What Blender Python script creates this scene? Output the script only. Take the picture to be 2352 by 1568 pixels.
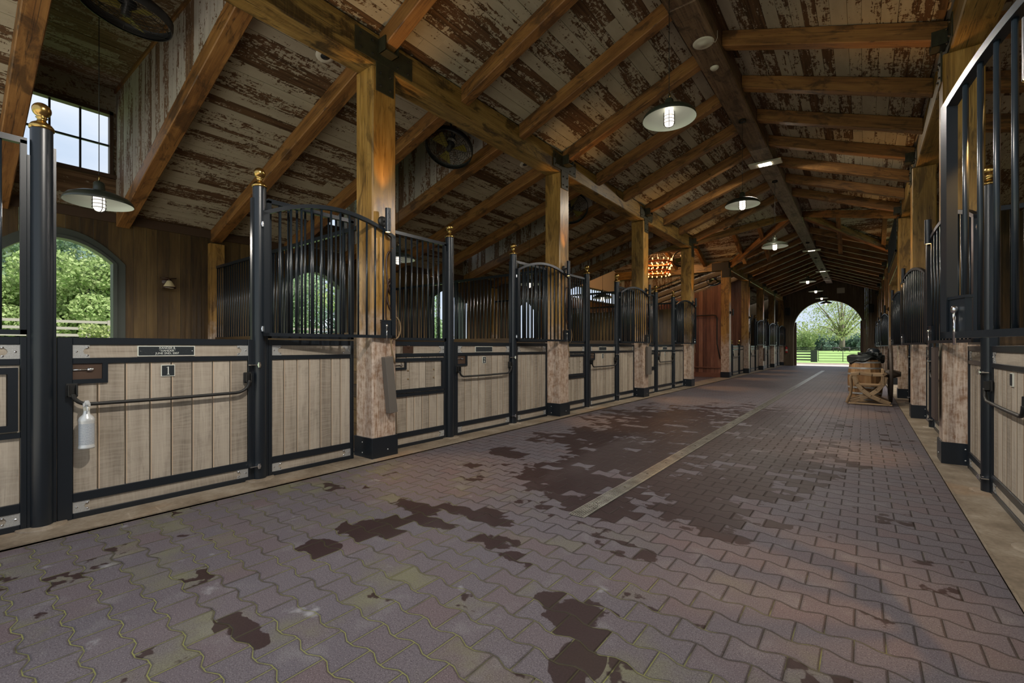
import bpy, math, random
from mathutils import Vector, Matrix
random.seed(7)
for o in list(bpy.data.objects): bpy.data.objects.remove(o, do_unlink=True)
S = bpy.context.scene
C = S.collection
PI = math.pi

# ------------------------------------------------------------------ camera, world, exposure
F_PX = 1035.0
YAW = math.atan((1983 - 1176) / F_PX)
cam = bpy.data.cameras.new('camera'); camo = bpy.data.objects.new('camera', cam); C.objects.link(camo)
cam.sensor_width = 36; cam.lens = F_PX / 2352 * 36
camo.location = (0, 0, 1.174); camo.rotation_euler = (PI / 2, 0, YAW)
cam.shift_y = 13 / 2352
cam.clip_end = 900
S.camera = camo

W = bpy.data.worlds.new('sky'); S.world = W; W.use_nodes = True
wn = W.node_tree; wn.nodes.clear()
wo = wn.nodes.new('ShaderNodeOutputWorld'); wb = wn.nodes.new('ShaderNodeBackground')
wt = wn.nodes.new('ShaderNodeTexCoord'); wm = wn.nodes.new('ShaderNodeMapping'); wm.inputs['Scale'].default_value = (1, 1, 3.0)
wz = wn.nodes.new('ShaderNodeTexNoise'); wz.inputs['Scale'].default_value = 2.2; wz.inputs['Detail'].default_value = 6
wr = wn.nodes.new('ShaderNodeValToRGB')
wr.color_ramp.elements[0].position = 0.38; wr.color_ramp.elements[0].color = (0.55, 0.66, 0.82, 1)
wr.color_ramp.elements[1].position = 0.62; wr.color_ramp.elements[1].color = (0.82, 0.87, 0.94, 1)
wn.links.new(wt.outputs['Generated'], wm.inputs['Vector']); wn.links.new(wm.outputs[0], wz.inputs['Vector'])
wn.links.new(wz.outputs[0], wr.inputs[0]); wn.links.new(wr.outputs[0], wb.inputs[0]); wn.links.new(wb.outputs[0], wo.inputs[0])
wb.inputs[1].default_value = 0.66

sun = bpy.data.lights.new('sun', 'SUN'); sun.energy = 5.0; sun.angle = math.radians(12); sun.color = (1.0, 0.95, 0.86)
suno = bpy.data.objects.new('sun', sun); C.objects.link(suno)
suno.rotation_euler = (math.radians(44), 0, math.radians(86))

S.view_settings.view_transform = 'Standard'; S.view_settings.look = 'None'
S.view_settings.gamma = 1; S.view_settings.use_curve_mapping = False
S.view_settings.exposure = 0.80

POWER = dict(pendant=86, stall=54, up=22.0, down=60.0, flood=55, chandelier=60)

# ------------------------------------------------------------------ shader expression helper
class E:
    nt = None
    def __init__(s, sock): s.s = sock
    @staticmethod
    def node(t, ins=None, **kw):
        n = E.nt.nodes.new(t)
        for k, v in kw.items(): setattr(n, k, v)
        for k, v in (ins or {}).items(): E.put(n.inputs[k], v)
        return n
    @staticmethod
    def put(inp, v):
        if isinstance(v, E): E.nt.links.new(v.s, inp)
        elif isinstance(v, tuple) and inp.type == 'RGBA' and len(v) == 3: inp.default_value = (*v, 1)
        else: inp.default_value = v
    @staticmethod
    def m(op, a, b=0.0, c=0.0):
        n = E.nt.nodes.new('ShaderNodeMath'); n.operation = op
        E.put(n.inputs[0], a); E.put(n.inputs[1], b); E.put(n.inputs[2], c)
        return E(n.outputs[0])
    def __add__(a, b): return E.m('ADD', a, b)
    __radd__ = __add__
    def __sub__(a, b): return E.m('SUBTRACT', a, b)
    def __rsub__(a, b): return E.m('SUBTRACT', b, a)
    def __mul__(a, b): return E.m('MULTIPLY', a, b)
    __rmul__ = __mul__
    def __truediv__(a, b): return E.m('DIVIDE', a, b)
    def floor(a): return E.m('FLOOR', a)
    def frac(a): return E.m('FRACT', a)
    def abs(a): return E.m('ABSOLUTE', a)
    def lt(a, b): return E.m('LESS_THAN', a, b)
    def gt(a, b): return E.m('GREATER_THAN', a, b)
    def clamp(a, lo=0.0, hi=1.0): return E.m('MINIMUM', E.m('MAXIMUM', a, lo), hi)
    def ss(a, lo, hi):
        n = E.node('ShaderNodeMapRange', {0: a, 1: lo, 2: hi}, interpolation_type='SMOOTHSTEP'); return E(n.outputs[0])
def mixc(f, a, b, mode='MIX'):
    n = E.node('ShaderNodeMix', data_type='RGBA', blend_type=mode)
    E.put(n.inputs[0], f); E.put(n.inputs[6], a); E.put(n.inputs[7], b); return E(n.outputs[2])
def noise(vec, scale, detail=3, rough=0.55, dist=0.0):
    n = E.node('ShaderNodeTexNoise', {'Scale': scale, 'Detail': detail, 'Roughness': rough, 'Distortion': dist})
    if vec is not None: E.put(n.inputs['Vector'], vec)
    return E(n.outputs[0])
def vec(x, y, z=0.0):
    n = E.node('ShaderNodeCombineXYZ', {0: x, 1: y, 2: z}); return E(n.outputs[0])
def sep(v):
    n = E.node('ShaderNodeSeparateXYZ', {0: v}); return [E(o) for o in n.outputs]
def ramp(f, stops):
    n = E.node('ShaderNodeValToRGB', {0: f}); r = n.color_ramp
    while len(r.elements) < len(stops): r.elements.new(0.5)
    for e, (p, c) in zip(r.elements, stops): e.position = p; e.color = (*c, 1)
    return E(n.outputs[0])
def material(name, fn):
    m = bpy.data.materials.new(name); m.use_nodes = True; nt = m.node_tree; nt.nodes.clear(); E.nt = nt
    out = nt.nodes.new('ShaderNodeOutputMaterial'); b = nt.nodes.new('ShaderNodeBsdfPrincipled')
    nt.links.new(b.outputs[0], out.inputs[0]); fn(b); return m
def simple(name, col, rough=0.5, metal=0.0, emit=None, estr=0.0, spec=0.5, trans=0.0):
    def f(b):
        b.inputs['Base Color'].default_value = (*col, 1); b.inputs['Roughness'].default_value = rough
        b.inputs['Metallic'].default_value = metal; b.inputs['Specular IOR Level'].default_value = spec
        b.inputs['Transmission Weight'].default_value = trans
        if emit: b.inputs['Emission Color'].default_value = (*emit, 1); b.inputs['Emission Strength'].default_value = estr
    return material(name, f)
def bump(b, h, dist=0.004, strength=0.6):
    n = E.node('ShaderNodeBump', {'Strength': strength, 'Distance': dist, 'Height': h}); E.nt.links.new(n.outputs[0], b.inputs['Normal'])
def uvs():
    n = E.node('ShaderNodeUVMap'); return sep(E(n.outputs[0]))[:2]
def island(): return E(E.node('ShaderNodeNewGeometry').outputs['Random Per Island'])

def wood(dark, mid, light, grain=1.0, rough=0.62, saw=0.0, worn=None, isl=0.5, coat=0.0, mottle=0.0):
    """grain runs along U; every separate board takes a tone of its own"""
    def f(b):
        u, v = uvs(); r = island()
        g = noise(vec(u * 1.1 + r * 31.0, v * 22.0 * grain, r * 9.0), 1.0, 5, 0.6, 0.6)
        g2 = noise(vec(u * 5.0 + r * 7.0, v * 90.0 * grain, r * 3.0), 1.0, 3, 0.6)
        lo = noise(vec(u * 0.9, v * 3.0, r * 20.0), 1.3, 3)
        t = (g * 0.55 + g2 * 0.2 + lo * 0.35 + (r - 0.5) * isl * 0.4 - 0.04).clamp()
        c = ramp(t, [(0.30, dark), (0.52, mid), (0.74, light)])
        h = g * 0.6 + g2 * 0.4
        if mottle > 0:
            mo = noise(vec(u * 2.2, v * 5.0, r * 60.0), 1.0, 5, 0.65, 0.8); c = mixc(mo.ss(0.50, 0.64) * mottle, c, tuple(q * 0.55 for q in dark)); hi = noise(vec(u * 1.4 + 9.0, v * 8.0, r * 33.0), 1.0, 4, 0.6, 1.0); c = mixc(hi.ss(0.56, 0.70) * mottle * 0.7, c, light)
            ck = noise(vec(u * 0.7, v * 38.0, r * 77.0), 1.0, 2, 0.5); c = mixc((1.0 - (ck - 0.5).abs().ss(0.004, 0.016)) * mottle, c, tuple(q * 0.35 for q in dark)); h = h + mo * 0.5
        if saw > 0:
            s = noise(vec(u * 75.0 + lo * 6.0, v * 3.5, r * 5.0), 1.0, 2, 0.5)
            c = mixc((s.ss(0.40, 0.62)) * saw, c, mixc(0.55, c, light)); h = h + s * 0.6
        if worn:
            geo = E(E.node('ShaderNodeNewGeometry').outputs['Position']); z = sep(geo)[2]
            w = noise(geo, 7.0, 4) * 0.9 + (1.62 - z) * 1.0
            c = mixc((w.ss(0.35, 0.95)) * 0.85, c, mixc((noise(vec(u * 5.0, v * 70.0), 1.0, 5, 0.7) * 0.6 + noise(geo, 16.0, 5, 0.7) * 0.5).ss(0.40, 0.66), worn[0], worn[1]))
        kn = noise(vec(u * 2.2, v * 7.0, r * 50.0), 1.0, 2)
        c = mixc((kn.ss(0.70, 0.78)) * 0.6, c, dark)
        E.put(b.inputs['Base Color'], c); b.inputs['Roughness'].default_value = rough
        b.inputs['Coat Weight'].default_value = coat; b.inputs['Coat Roughness'].default_value = 0.25
        bump(b, h, 0.004, 0.55)
    return f
def peeling(paint, woodd, woodl, amount=0.5, saw=0.6):
    """reclaimed boards with flaking whitewash"""
    def f(b):
        u, v = uvs(); r = island()
        g = noise(vec(u * 1.3, v * 34.0, r * 30.0), 1.0, 4, 0.6, 0.4)
        base = ramp(g, [(0.34, woodd), (0.68, woodl)])
        base = mixc((r * 7.0).frac() * 0.45, base, (0.10, 0.052, 0.028))
        p1 = noise(vec(u * 1.0, v * 6.0, r * 40.0), 1.2, 5, 0.62, 0.5)
        p2 = noise(vec(u * 34.0 + p1 * 6.0 + v * 6.0, v * 15.0, r * 60.0), 1.0, 4, 0.7, 0.7)
        p3 = noise(vec(u * 9.0, v * 42.0, r * 12.0), 1.0, 3, 0.6)
        k = (p1 - 0.5) * 1.9 + (p2 - 0.5) * 2.1 * saw + (p3 - 0.5) * 1.2 + ((r * 13.0).frac() - 0.5) * 0.55
        mask = (k + amount - 0.40).ss(-0.03, 0.05)
        pc = mixc(noise(vec(u * 2.0, v * 9.0, r * 3.0), 1.0, 3), paint, tuple(x * 0.62 for x in paint))
        c = mixc(mask * 0.9, base, pc)
        E.put(b.inputs['Base Color'], c); b.inputs['Roughness'].default_value = 0.8
        b.inputs['Specular IOR Level'].default_value = 0.25
        bump(b, g * 0.5 + mask * 0.5 + p2 * 0.3, 0.004, 0.6)
    return f

M = {}
M['door_boards'] = material('weathered_oak_boards', wood((0.19, 0.158, 0.122), (0.32, 0.274, 0.215), (0.45, 0.395, 0.32), 0.9, 0.7, 0.5, isl=0.75, mottle=0.25))
M['fresh_edge'] = simple('pale_chamfer', (0.50, 0.38, 0.27), 0.8)
M['timber'] = material('amber_timber', wood((0.085, 0.038, 0.010), (0.36, 0.195, 0.045), (0.56, 0.34, 0.105), 0.7, 0.42, isl=0.2, worn=((0.24, 0.135, 0.085), (0.62, 0.52, 0.44)), coat=0.2, mottle=0.6))
M['beam'] = material('hewn_beam', wood((0.055, 0.026, 0.008), (0.235, 0.135, 0.034), (0.42, 0.27, 0.085), 0.8, 0.45, 0.15, isl=0.3, coat=0.15, mottle=0.9))
M['rafter'] = material('rafter_timber', wood((0.050, 0.022, 0.008), (0.210, 0.092, 0.024), (0.36, 0.178, 0.052), 0.8, 0.55, 0.1, isl=0.35, mottle=0.7))
M['ridge'] = material('dark_ridge_timber', wood((0.030, 0.016, 0.009), (0.105, 0.060, 0.030), (0.24, 0.16, 0.09), 0.9, 0.6, 0.4, isl=0.4, mottle=0.8))
M['ridge_floodlit'] = material('floodlit_sawn_ridge', wood((0.045, 0.032, 0.022), (0.17, 0.13, 0.09), (0.34, 0.28, 0.21), 0.9, 0.7, 0.8, isl=0.4, mottle=0.6))  # lighter copy of the ridge timber: floodlight on the far lengths, put into colour
M['cream'] = simple('cream_plaster', (0.50, 0.44, 0.34), 0.8)
M['stain'] = material('stained_wall_boards', wood((0.030, 0.016, 0.005), (0.085, 0.048, 0.014), (0.155, 0.095, 0.030), 0.7, 0.55, isl=0.75))
M['redwood'] = material('red_wall_boards', wood((0.065, 0.022, 0.014), (0.165, 0.066, 0.040), (0.28, 0.135, 0.085), 0.7, 0.5, isl=0.8))
M['gable'] = material('gable_boards', wood((0.060, 0.042, 0.022), (0.130, 0.092, 0.052), (0.20, 0.15, 0.09), 0.7, 0.6, isl=0.2))
M['deck'] = material('whitewashed_deck', peeling((0.49, 0.44, 0.33), (0.042, 0.023, 0.011), (0.15, 0.085, 0.040), 0.46))
M['deck_brown'] = material('worn_brown_deck', peeling((0.40, 0.35, 0.27), (0.085, 0.048, 0.025), (0.25, 0.16, 0.09), 0.28, 1.0))
M['cheek'] = material('cheek_boards', peeling((0.52, 0.49, 0.43), (0.09, 0.052, 0.028), (0.24, 0.15, 0.09), 0.45, 0.6))
M['steel'] = simple('black_enamelled_steel', (0.009, 0.013, 0.018), 0.33, 0.0, spec=0.5)
M['tube'] = simple('glossy_black_tube', (0.012, 0.018, 0.024), 0.30, 0.0, spec=0.55)
M['iron'] = simple('matt_black_iron', (0.012, 0.012, 0.011), 0.55)
M['olive'] = material('olive_plate', lambda b: (E.put(b.inputs['Base Color'], ramp(noise(None, 6.0), [(0.3, (0.020, 0.019, 0.011)), (0.7, (0.042, 0.040, 0.022))])), b.inputs['Roughness'].__setattr__('default_value', 0.5)))
M['brass'] = simple('aged_brass', (0.50, 0.33, 0.11), 0.24, 1.0)
M['zinc'] = material('brushed_steel_plate', lambda b: (E.put(b.inputs['Base Color'], ramp(noise(None, 14.0), [(0.3, (0.42, 0.43, 0.42)), (0.7, (0.60, 0.61, 0.60))])), b.inputs['Roughness'].__setattr__('default_value', 0.42), b.inputs['Metallic'].__setattr__('default_value', 0.55)))
M['chrome'] = simple('chrome', (0.7, 0.7, 0.7), 0.15, 1.0)
M['white'] = simple('white_enamel', (0.66, 0.73, 0.67), 0.35)
M['plastic'] = simple('off_white_plastic', (0.62, 0.60, 0.50), 0.45)
M['greenblack'] = simple('dark_green_enamel', (0.030, 0.036, 0.026), 0.35)
M['glow'] = simple('lit_glass', (0.9, 0.88, 0.8), 0.3, emit=(1.0, 0.86, 0.70), estr=1.5)
M['frost'] = simple('frosted_glass', (0.75, 0.78, 0.76), 0.25, emit=(1.0, 0.93, 0.82), estr=0.7)
M['warmglow'] = simple('warm_lens', (1, 0.8, 0.5), 0.3, emit=(1.0, 0.62, 0.22), estr=6.0)
M['flood'] = simple('flood_tubes', (1, 1, 1), 0.3, emit=(1.0, 0.88, 0.68), estr=26.0)
M['candle'] = simple('candle_bulb', (1, 0.6, 0.3), 0.3, emit=(1.0, 0.40, 0.12), estr=3.2)
M['copper'] = simple('copper_ring', (0.45, 0.13, 0.05), 0.35, 0.8)
M['plate_black'] = material('scuffed_black_plate', lambda b: (E.put(b.inputs['Base Color'], mixc(noise(None, 60.0, 4).ss(0.66, 0.72), (0.012, 0.018, 0.022), (0.55, 0.58, 0.52))), b.inputs['Roughness'].__setattr__('default_value', 0.5)))
M['letter'] = simple('engraved_letters', (0.72, 0.76, 0.70), 0.5)
M['frame_white'] = simple('pale_plate_rim', (0.68, 0.70, 0.62), 0.5)
M['leather'] = simple('dark_leather', (0.045, 0.020, 0.010), 0.4)
M['rope'] = simple('tan_rope', (0.22, 0.15, 0.08), 0.8)
M['grey_board'] = simple('grey_board', (0.12, 0.105, 0.09), 0.65)
M['brown_board'] = simple('brown_leather_panel', (0.060, 0.040, 0.032), 0.6)
M['window_frame'] = simple('grey_green_frame', (0.055, 0.065, 0.055), 0.5)
M['window_wood'] = simple('dark_window_timber', (0.06, 0.032, 0.018), 0.6)
M['muntin'] = simple('blue_black_muntin', (0.03, 0.04, 0.06), 0.5)
M['blanket'] = simple('dark_blanket', (0.013, 0.018, 0.019), 0.6)
M['red'] = simple('extinguisher_red', (0.45, 0.02, 0.02), 0.35)
M['paleglass'] = simple('cream_lamp_glass', (0.62, 0.52, 0.30), 0.4)
M['yellow'] = simple('yellow_fan_blade', (0.17, 0.14, 0.02), 0.5)
M['fanmotor'] = simple('fan_motor', (0.02, 0.022, 0.024), 0.4)
M['sticker'] = simple('white_sticker', (0.6, 0.6, 0.5), 0.6)
M['barrel'] = material('barrel_staves', wood((0.15, 0.075, 0.028), (0.33, 0.18, 0.075), (0.50, 0.32, 0.16), 0.8, 0.6, isl=0.6))
M['chairwood'] = material('carved_chair_wood', wood((0.14, 0.085, 0.042), (0.32, 0.215, 0.115), (0.47, 0.34, 0.20), 0.8, 0.6, isl=0.3))
M['darkwood'] = material('dark_wheel_wood', wood((0.015, 0.010, 0.008), (0.04, 0.028, 0.02), (0.08, 0.055, 0.04), 0.8, 0.6))
M['bottle'] = simple('silver_plastic', (0.62, 0.64, 0.64), 0.28, 0.25)
M['bottle_label'] = material('bottle_label_print', lambda b: (E.put(b.inputs['Base Color'], mixc((sep(E(E.node('ShaderNodeNewGeometry').outputs['Position']))[2] * 170.0).frac().ss(0.45, 0.6) * noise(None, 55.0).ss(0.42, 0.5), (0.50, 0.53, 0.56), (0.16, 0.20, 0.25))), b.inputs['Roughness'].__setattr__('default_value', 0.3)))
M['fence_black'] = simple('black_fence_boards', (0.022, 0.025, 0.022), 0.7)
M['fence_grey'] = simple('grey_fence_boards', (0.20, 0.185, 0.165), 0.8)
M['bark'] = material('bark', wood((0.05, 0.04, 0.03), (0.13, 0.11, 0.09), (0.24, 0.21, 0.17), 1, 0.9))
M['horse'] = simple('dark_horse_coat', (0.020, 0.016, 0.016), 0.6)
M['soil'] = simple('stall_bedding', (0.16, 0.11, 0.06), 0.95)
M['hay'] = material('hay', lambda b: (E.put(b.inputs['Base Color'], ramp(noise(None, 40.0, 4), [(0.35, (0.03, 0.02, 0.008)), (0.6, (0.22, 0.16, 0.06))])),))
def leafmat(name, a, c):
    def f(b):
        r = island(); E.put(b.inputs['Base Color'], mixc(r, a, c)); b.inputs['Roughness'].default_value = 0.7
        b.inputs['Specular IOR Level'].default_value = 0.2
        t = E.node('ShaderNodeBsdfTranslucent'); E.put(t.inputs[0], mixc(r, a, c)); mx = E.node('ShaderNodeMixShader'); mx.inputs[0].default_value = 0.45
        E.nt.links.new(b.outputs[0], mx.inputs[1]); E.nt.links.new(t.outputs[0], mx.inputs[2])
        out = [n for n in E.nt.nodes if n.type == 'OUTPUT_MATERIAL'][0]; E.nt.links.new(mx.outputs[0], out.inputs[0])
    return material(name, f)
M['leaf_bright'] = leafmat('spring_leaves', (0.23, 0.33, 0.12), (0.41, 0.50, 0.24))
M['leaf_mid'] = leafmat('green_leaves', (0.18, 0.29, 0.15), (0.34, 0.45, 0.27))
M['leaf_dark'] = leafmat('dark_needles', (0.10, 0.17, 0.14), (0.24, 0.34, 0.27))
M['leaf_olive'] = leafmat('olive_leaves', (0.20, 0.26, 0.09), (0.40, 0.46, 0.20))
M['leaf_pale'] = leafmat('pale_bare_twigs', (0.36, 0.40, 0.28), (0.55, 0.58, 0.42))

def concrete(b):
    p = E(E.node('ShaderNodeNewGeometry').outputs['Position'])
    a = noise(p, 3.0, 5); d = noise(p, 40.0, 3)
    c = ramp(a * 0.7 + d * 0.3, [(0.34, (0.12, 0.09, 0.06)), (0.50, (0.215, 0.172, 0.122)), (0.66, (0.32, 0.275, 0.215))])
    c = mixc(noise(p, 1.1, 4).ss(0.56, 0.7) * 0.45, c, (0.34, 0.20, 0.10))
    E.put(b.inputs['Base Color'], c); b.inputs['Roughness'].default_value = 0.62; bump(b, d, 0.002, 0.5)
M['concrete'] = material('stained_concrete', concrete)
WETS = [(-2.50, 1.40, .22, .20), (-2.5, 1.75, .28, .22), (-2.45, 2.15, .40, .22), (-2.05, 2.35, .35, .16), (-1.80, 2.08, .30, .14), (-1.45, 2.0, .28, .12), (-1.1, 2.45, .30, .12), (-1.0, 1.72, .24, .20), (-.86, 1.46, .12, .18), (-2.05, .78, .22, .10),
        (-.9, 3.35, .55, .50), (-.85, 4.3, .55, .8), (-2.1, 3.5, .65, .55), (-1.8, 4.4, .9, .9), (-2.6, 5.2, 1.1, .9), (-1.7, 6.0, 1.3, 1.7), (-.6, 5.6, .7, 1.3), (-2.6, 7.6, 1.4, 2.0), (-1.2, 8.6, 1.0, 2.2), (-1.6, 3.0, .5, .4), (-1.3, 3.9, .5, .6), (-3.1, 3.95, .30, .25)]
def pave(b):
    geo = E(E.node('ShaderNodeNewGeometry').outputs['Position']); x, y, z = sep(geo)
    P, p, A = 0.197, 0.1365, 0.0125; yA = 1.163; x0 = -1.506 + P / 2
    tri = ((((x - x0) / P).frac() - 0.5).abs() * 4.0 - 1.0)
    w = (tri * 1.9).clamp(-1.0, 1.0)
    e = y - yA - w * A
    k = (e / (2 * p)).floor(); er = e - k * (2 * p)
    mid = p - w * (2 * A)
    even = er.lt(mid)
    dz = E.m('MINIMUM', E.m('MINIMUM', er, (er - mid).abs()), (2 * p) - er)
    xs = (x - x0) / P
    xe = xs - 0.5; xo = xs
    xx = xe * even + xo * (1.0 - even)
    fr = xx.frac(); dj = E.m('MINIMUM', fr, 1.0 - fr) * P
    cid = vec(xx.floor(), k * 2.0 + (1.0 - even), 3.0)
    wnn = E.node('ShaderNodeTexWhiteNoise', noise_dimensions='2D'); E.put(wnn.inputs['Vector'], cid)
    rnd = E(wnn.outputs[0]); rc = sep(E(wnn.outputs[1]))
    wob = noise(geo, 60.0, 2) * 0.0016
    joint = 1.0 - (E.m('MINIMUM', dz, dj) + wob - 0.0008).ss(0.0006, 0.0030)
    bevel = E.m('MINIMUM', dz, dj).ss(0.0, 0.009)
    grit = noise(geo, 210.0, 2, 0.75); grit2 = noise(geo, 95.0, 3, 0.6); big = noise(geo, 1.3, 4)
    body = mixc((grit2 - 0.5) * 1.6 + 0.5, (0.056, 0.048, 0.058), (0.150, 0.135, 0.155))
    body = mixc(rc[1] * 0.55, body, mixc(rc[2], (0.092, 0.088, 0.108), (0.115, 0.074, 0.076)))
    body = mixc((noise(geo, 5.0, 3).ss(0.55, 0.75)) * 0.45, body, (0.175, 0.168, 0.178))
    body = mixc((grit.ss(0.58, 0.72)) * 0.6, body, (0.36, 0.31, 0.30)); body = mixc((1.0 - grit.ss(0.36, 0.47)) * 0.65, body, (0.03, 0.02, 0.022))
    # moss: thin lines in the joints everywhere close by, films on some stones
    near = 1.0 - (y + x * 0.35).ss(1.0, 3.0)
    mossn = noise(geo, 2.3, 5) * 0.8 + rc[0] * 0.28
    moss = (mossn.ss(0.56, 0.84)) * near * (0.45 + grit2 * 0.7)
    body = mixc((moss * (0.35 + grit * 0.9)).clamp(0.0, 0.5), body, (0.150, 0.155, 0.062))
    # dark damp patches that keep to whole stones, gathered round the channel
    cx = (x + 1.75).abs(); reg = (1.0 - cx.ss(0.7, 2.2)) * y.ss(1.0, 2.4) * (1.0 - y.ss(7.0, 12.0))
    blob = 0.0
    for bx, by, rx, ry in WETS:
        dx_ = (x - bx) / rx; dy_ = (y - by) / ry
        g_ = 1.0 - (dx_ * dx_ + dy_ * dy_).clamp(0.0, 1.0)
        blob = E.m('MAXIMUM', blob, g_)
    wet = (noise(geo, 1.9, 3) - 0.5) * 1.5 + (rnd - 0.5) * 1.05 + (noise(geo, 8.0, 3) - 0.5) * 1.3 + blob * 0.88 + y.ss(2.6, 3.6) * (1.0 - y.ss(7.5, 12.0)) * (1.0 - (x + 1.6).abs().ss(0.7, 2.1)) * 0.30
    wet = (wet - blob.lt(0.01) * 0.10).ss(0.50, 0.56)
    body = mixc(wet * 0.94, body, mixc(grit2, (0.016, 0.008, 0.008), (0.038, 0.020, 0.020)))
    jc = mixc(((noise(geo, 1.7, 3) + noise(geo, 9.0, 2) * 0.5 + near * 0.30).ss(0.84, 1.16)) * (1.0 - wet * 0.8), (0.016, 0.012, 0.010), (0.215, 0.225, 0.060))
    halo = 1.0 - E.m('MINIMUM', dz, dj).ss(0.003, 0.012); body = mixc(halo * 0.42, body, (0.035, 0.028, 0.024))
    scuff = (noise(geo, 4.3, 4).ss(0.66, 0.76)) * near; body = mixc(scuff * 0.5, body, (0.36, 0.37, 0.40))
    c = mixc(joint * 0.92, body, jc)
    out_y = y.gt(33.6)
    c = mixc(out_y, c, mixc(grit2, (0.46, 0.38, 0.35), (0.60, 0.52, 0.48)))
    E.put(b.inputs['Base Color'], c)
    E.put(b.inputs['Roughness'], 0.78 - wet * 0.16 - (y.ss(3.0, 9.0)) * 0.16 + (big - 0.5) * 0.2)
    E.put(b.inputs['Specular IOR Level'], 0.34 - wet * 0.16)
    bump(b, bevel * 1.0 + grit * 0.16 + grit2 * 0.12 + rnd * 0.25, 0.006, 0.7)
M['bounce_ground'] = simple('pale_bounce_ground', (0.55, 0.51, 0.45), 0.9)  # pale surface of the added ground that bounces light indoors
M['pavers'] = material('wavy_concrete_pavers', pave)
def grass(b):
    geo = E(E.node('ShaderNodeNewGeometry').outputs['Position'])
    E.put(b.inputs['Base Color'], ramp(noise(geo, 0.35, 5) * 0.6 + noise(geo, 6.0, 3) * 0.4, [(0.35, (0.13, 0.24, 0.05)), (0.65, (0.27, 0.40, 0.12))])); b.inputs['Roughness'].default_value = 0.9
M['grass'] = material('pasture_grass', grass)
def grate(b):
    geo = E(E.node('ShaderNodeNewGeometry').outputs['Position'])
    E.put(b.inputs['Base Color'], ramp(noise(geo, 9.0, 4), [(0.35, (0.15, 0.145, 0.12)), (0.65, (0.32, 0.31, 0.27))])); b.inputs['Roughness'].default_value = 0.33; b.inputs['Metallic'].default_value = 0.35
M['grate'] = material('galvanised_grate', grate)

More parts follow.
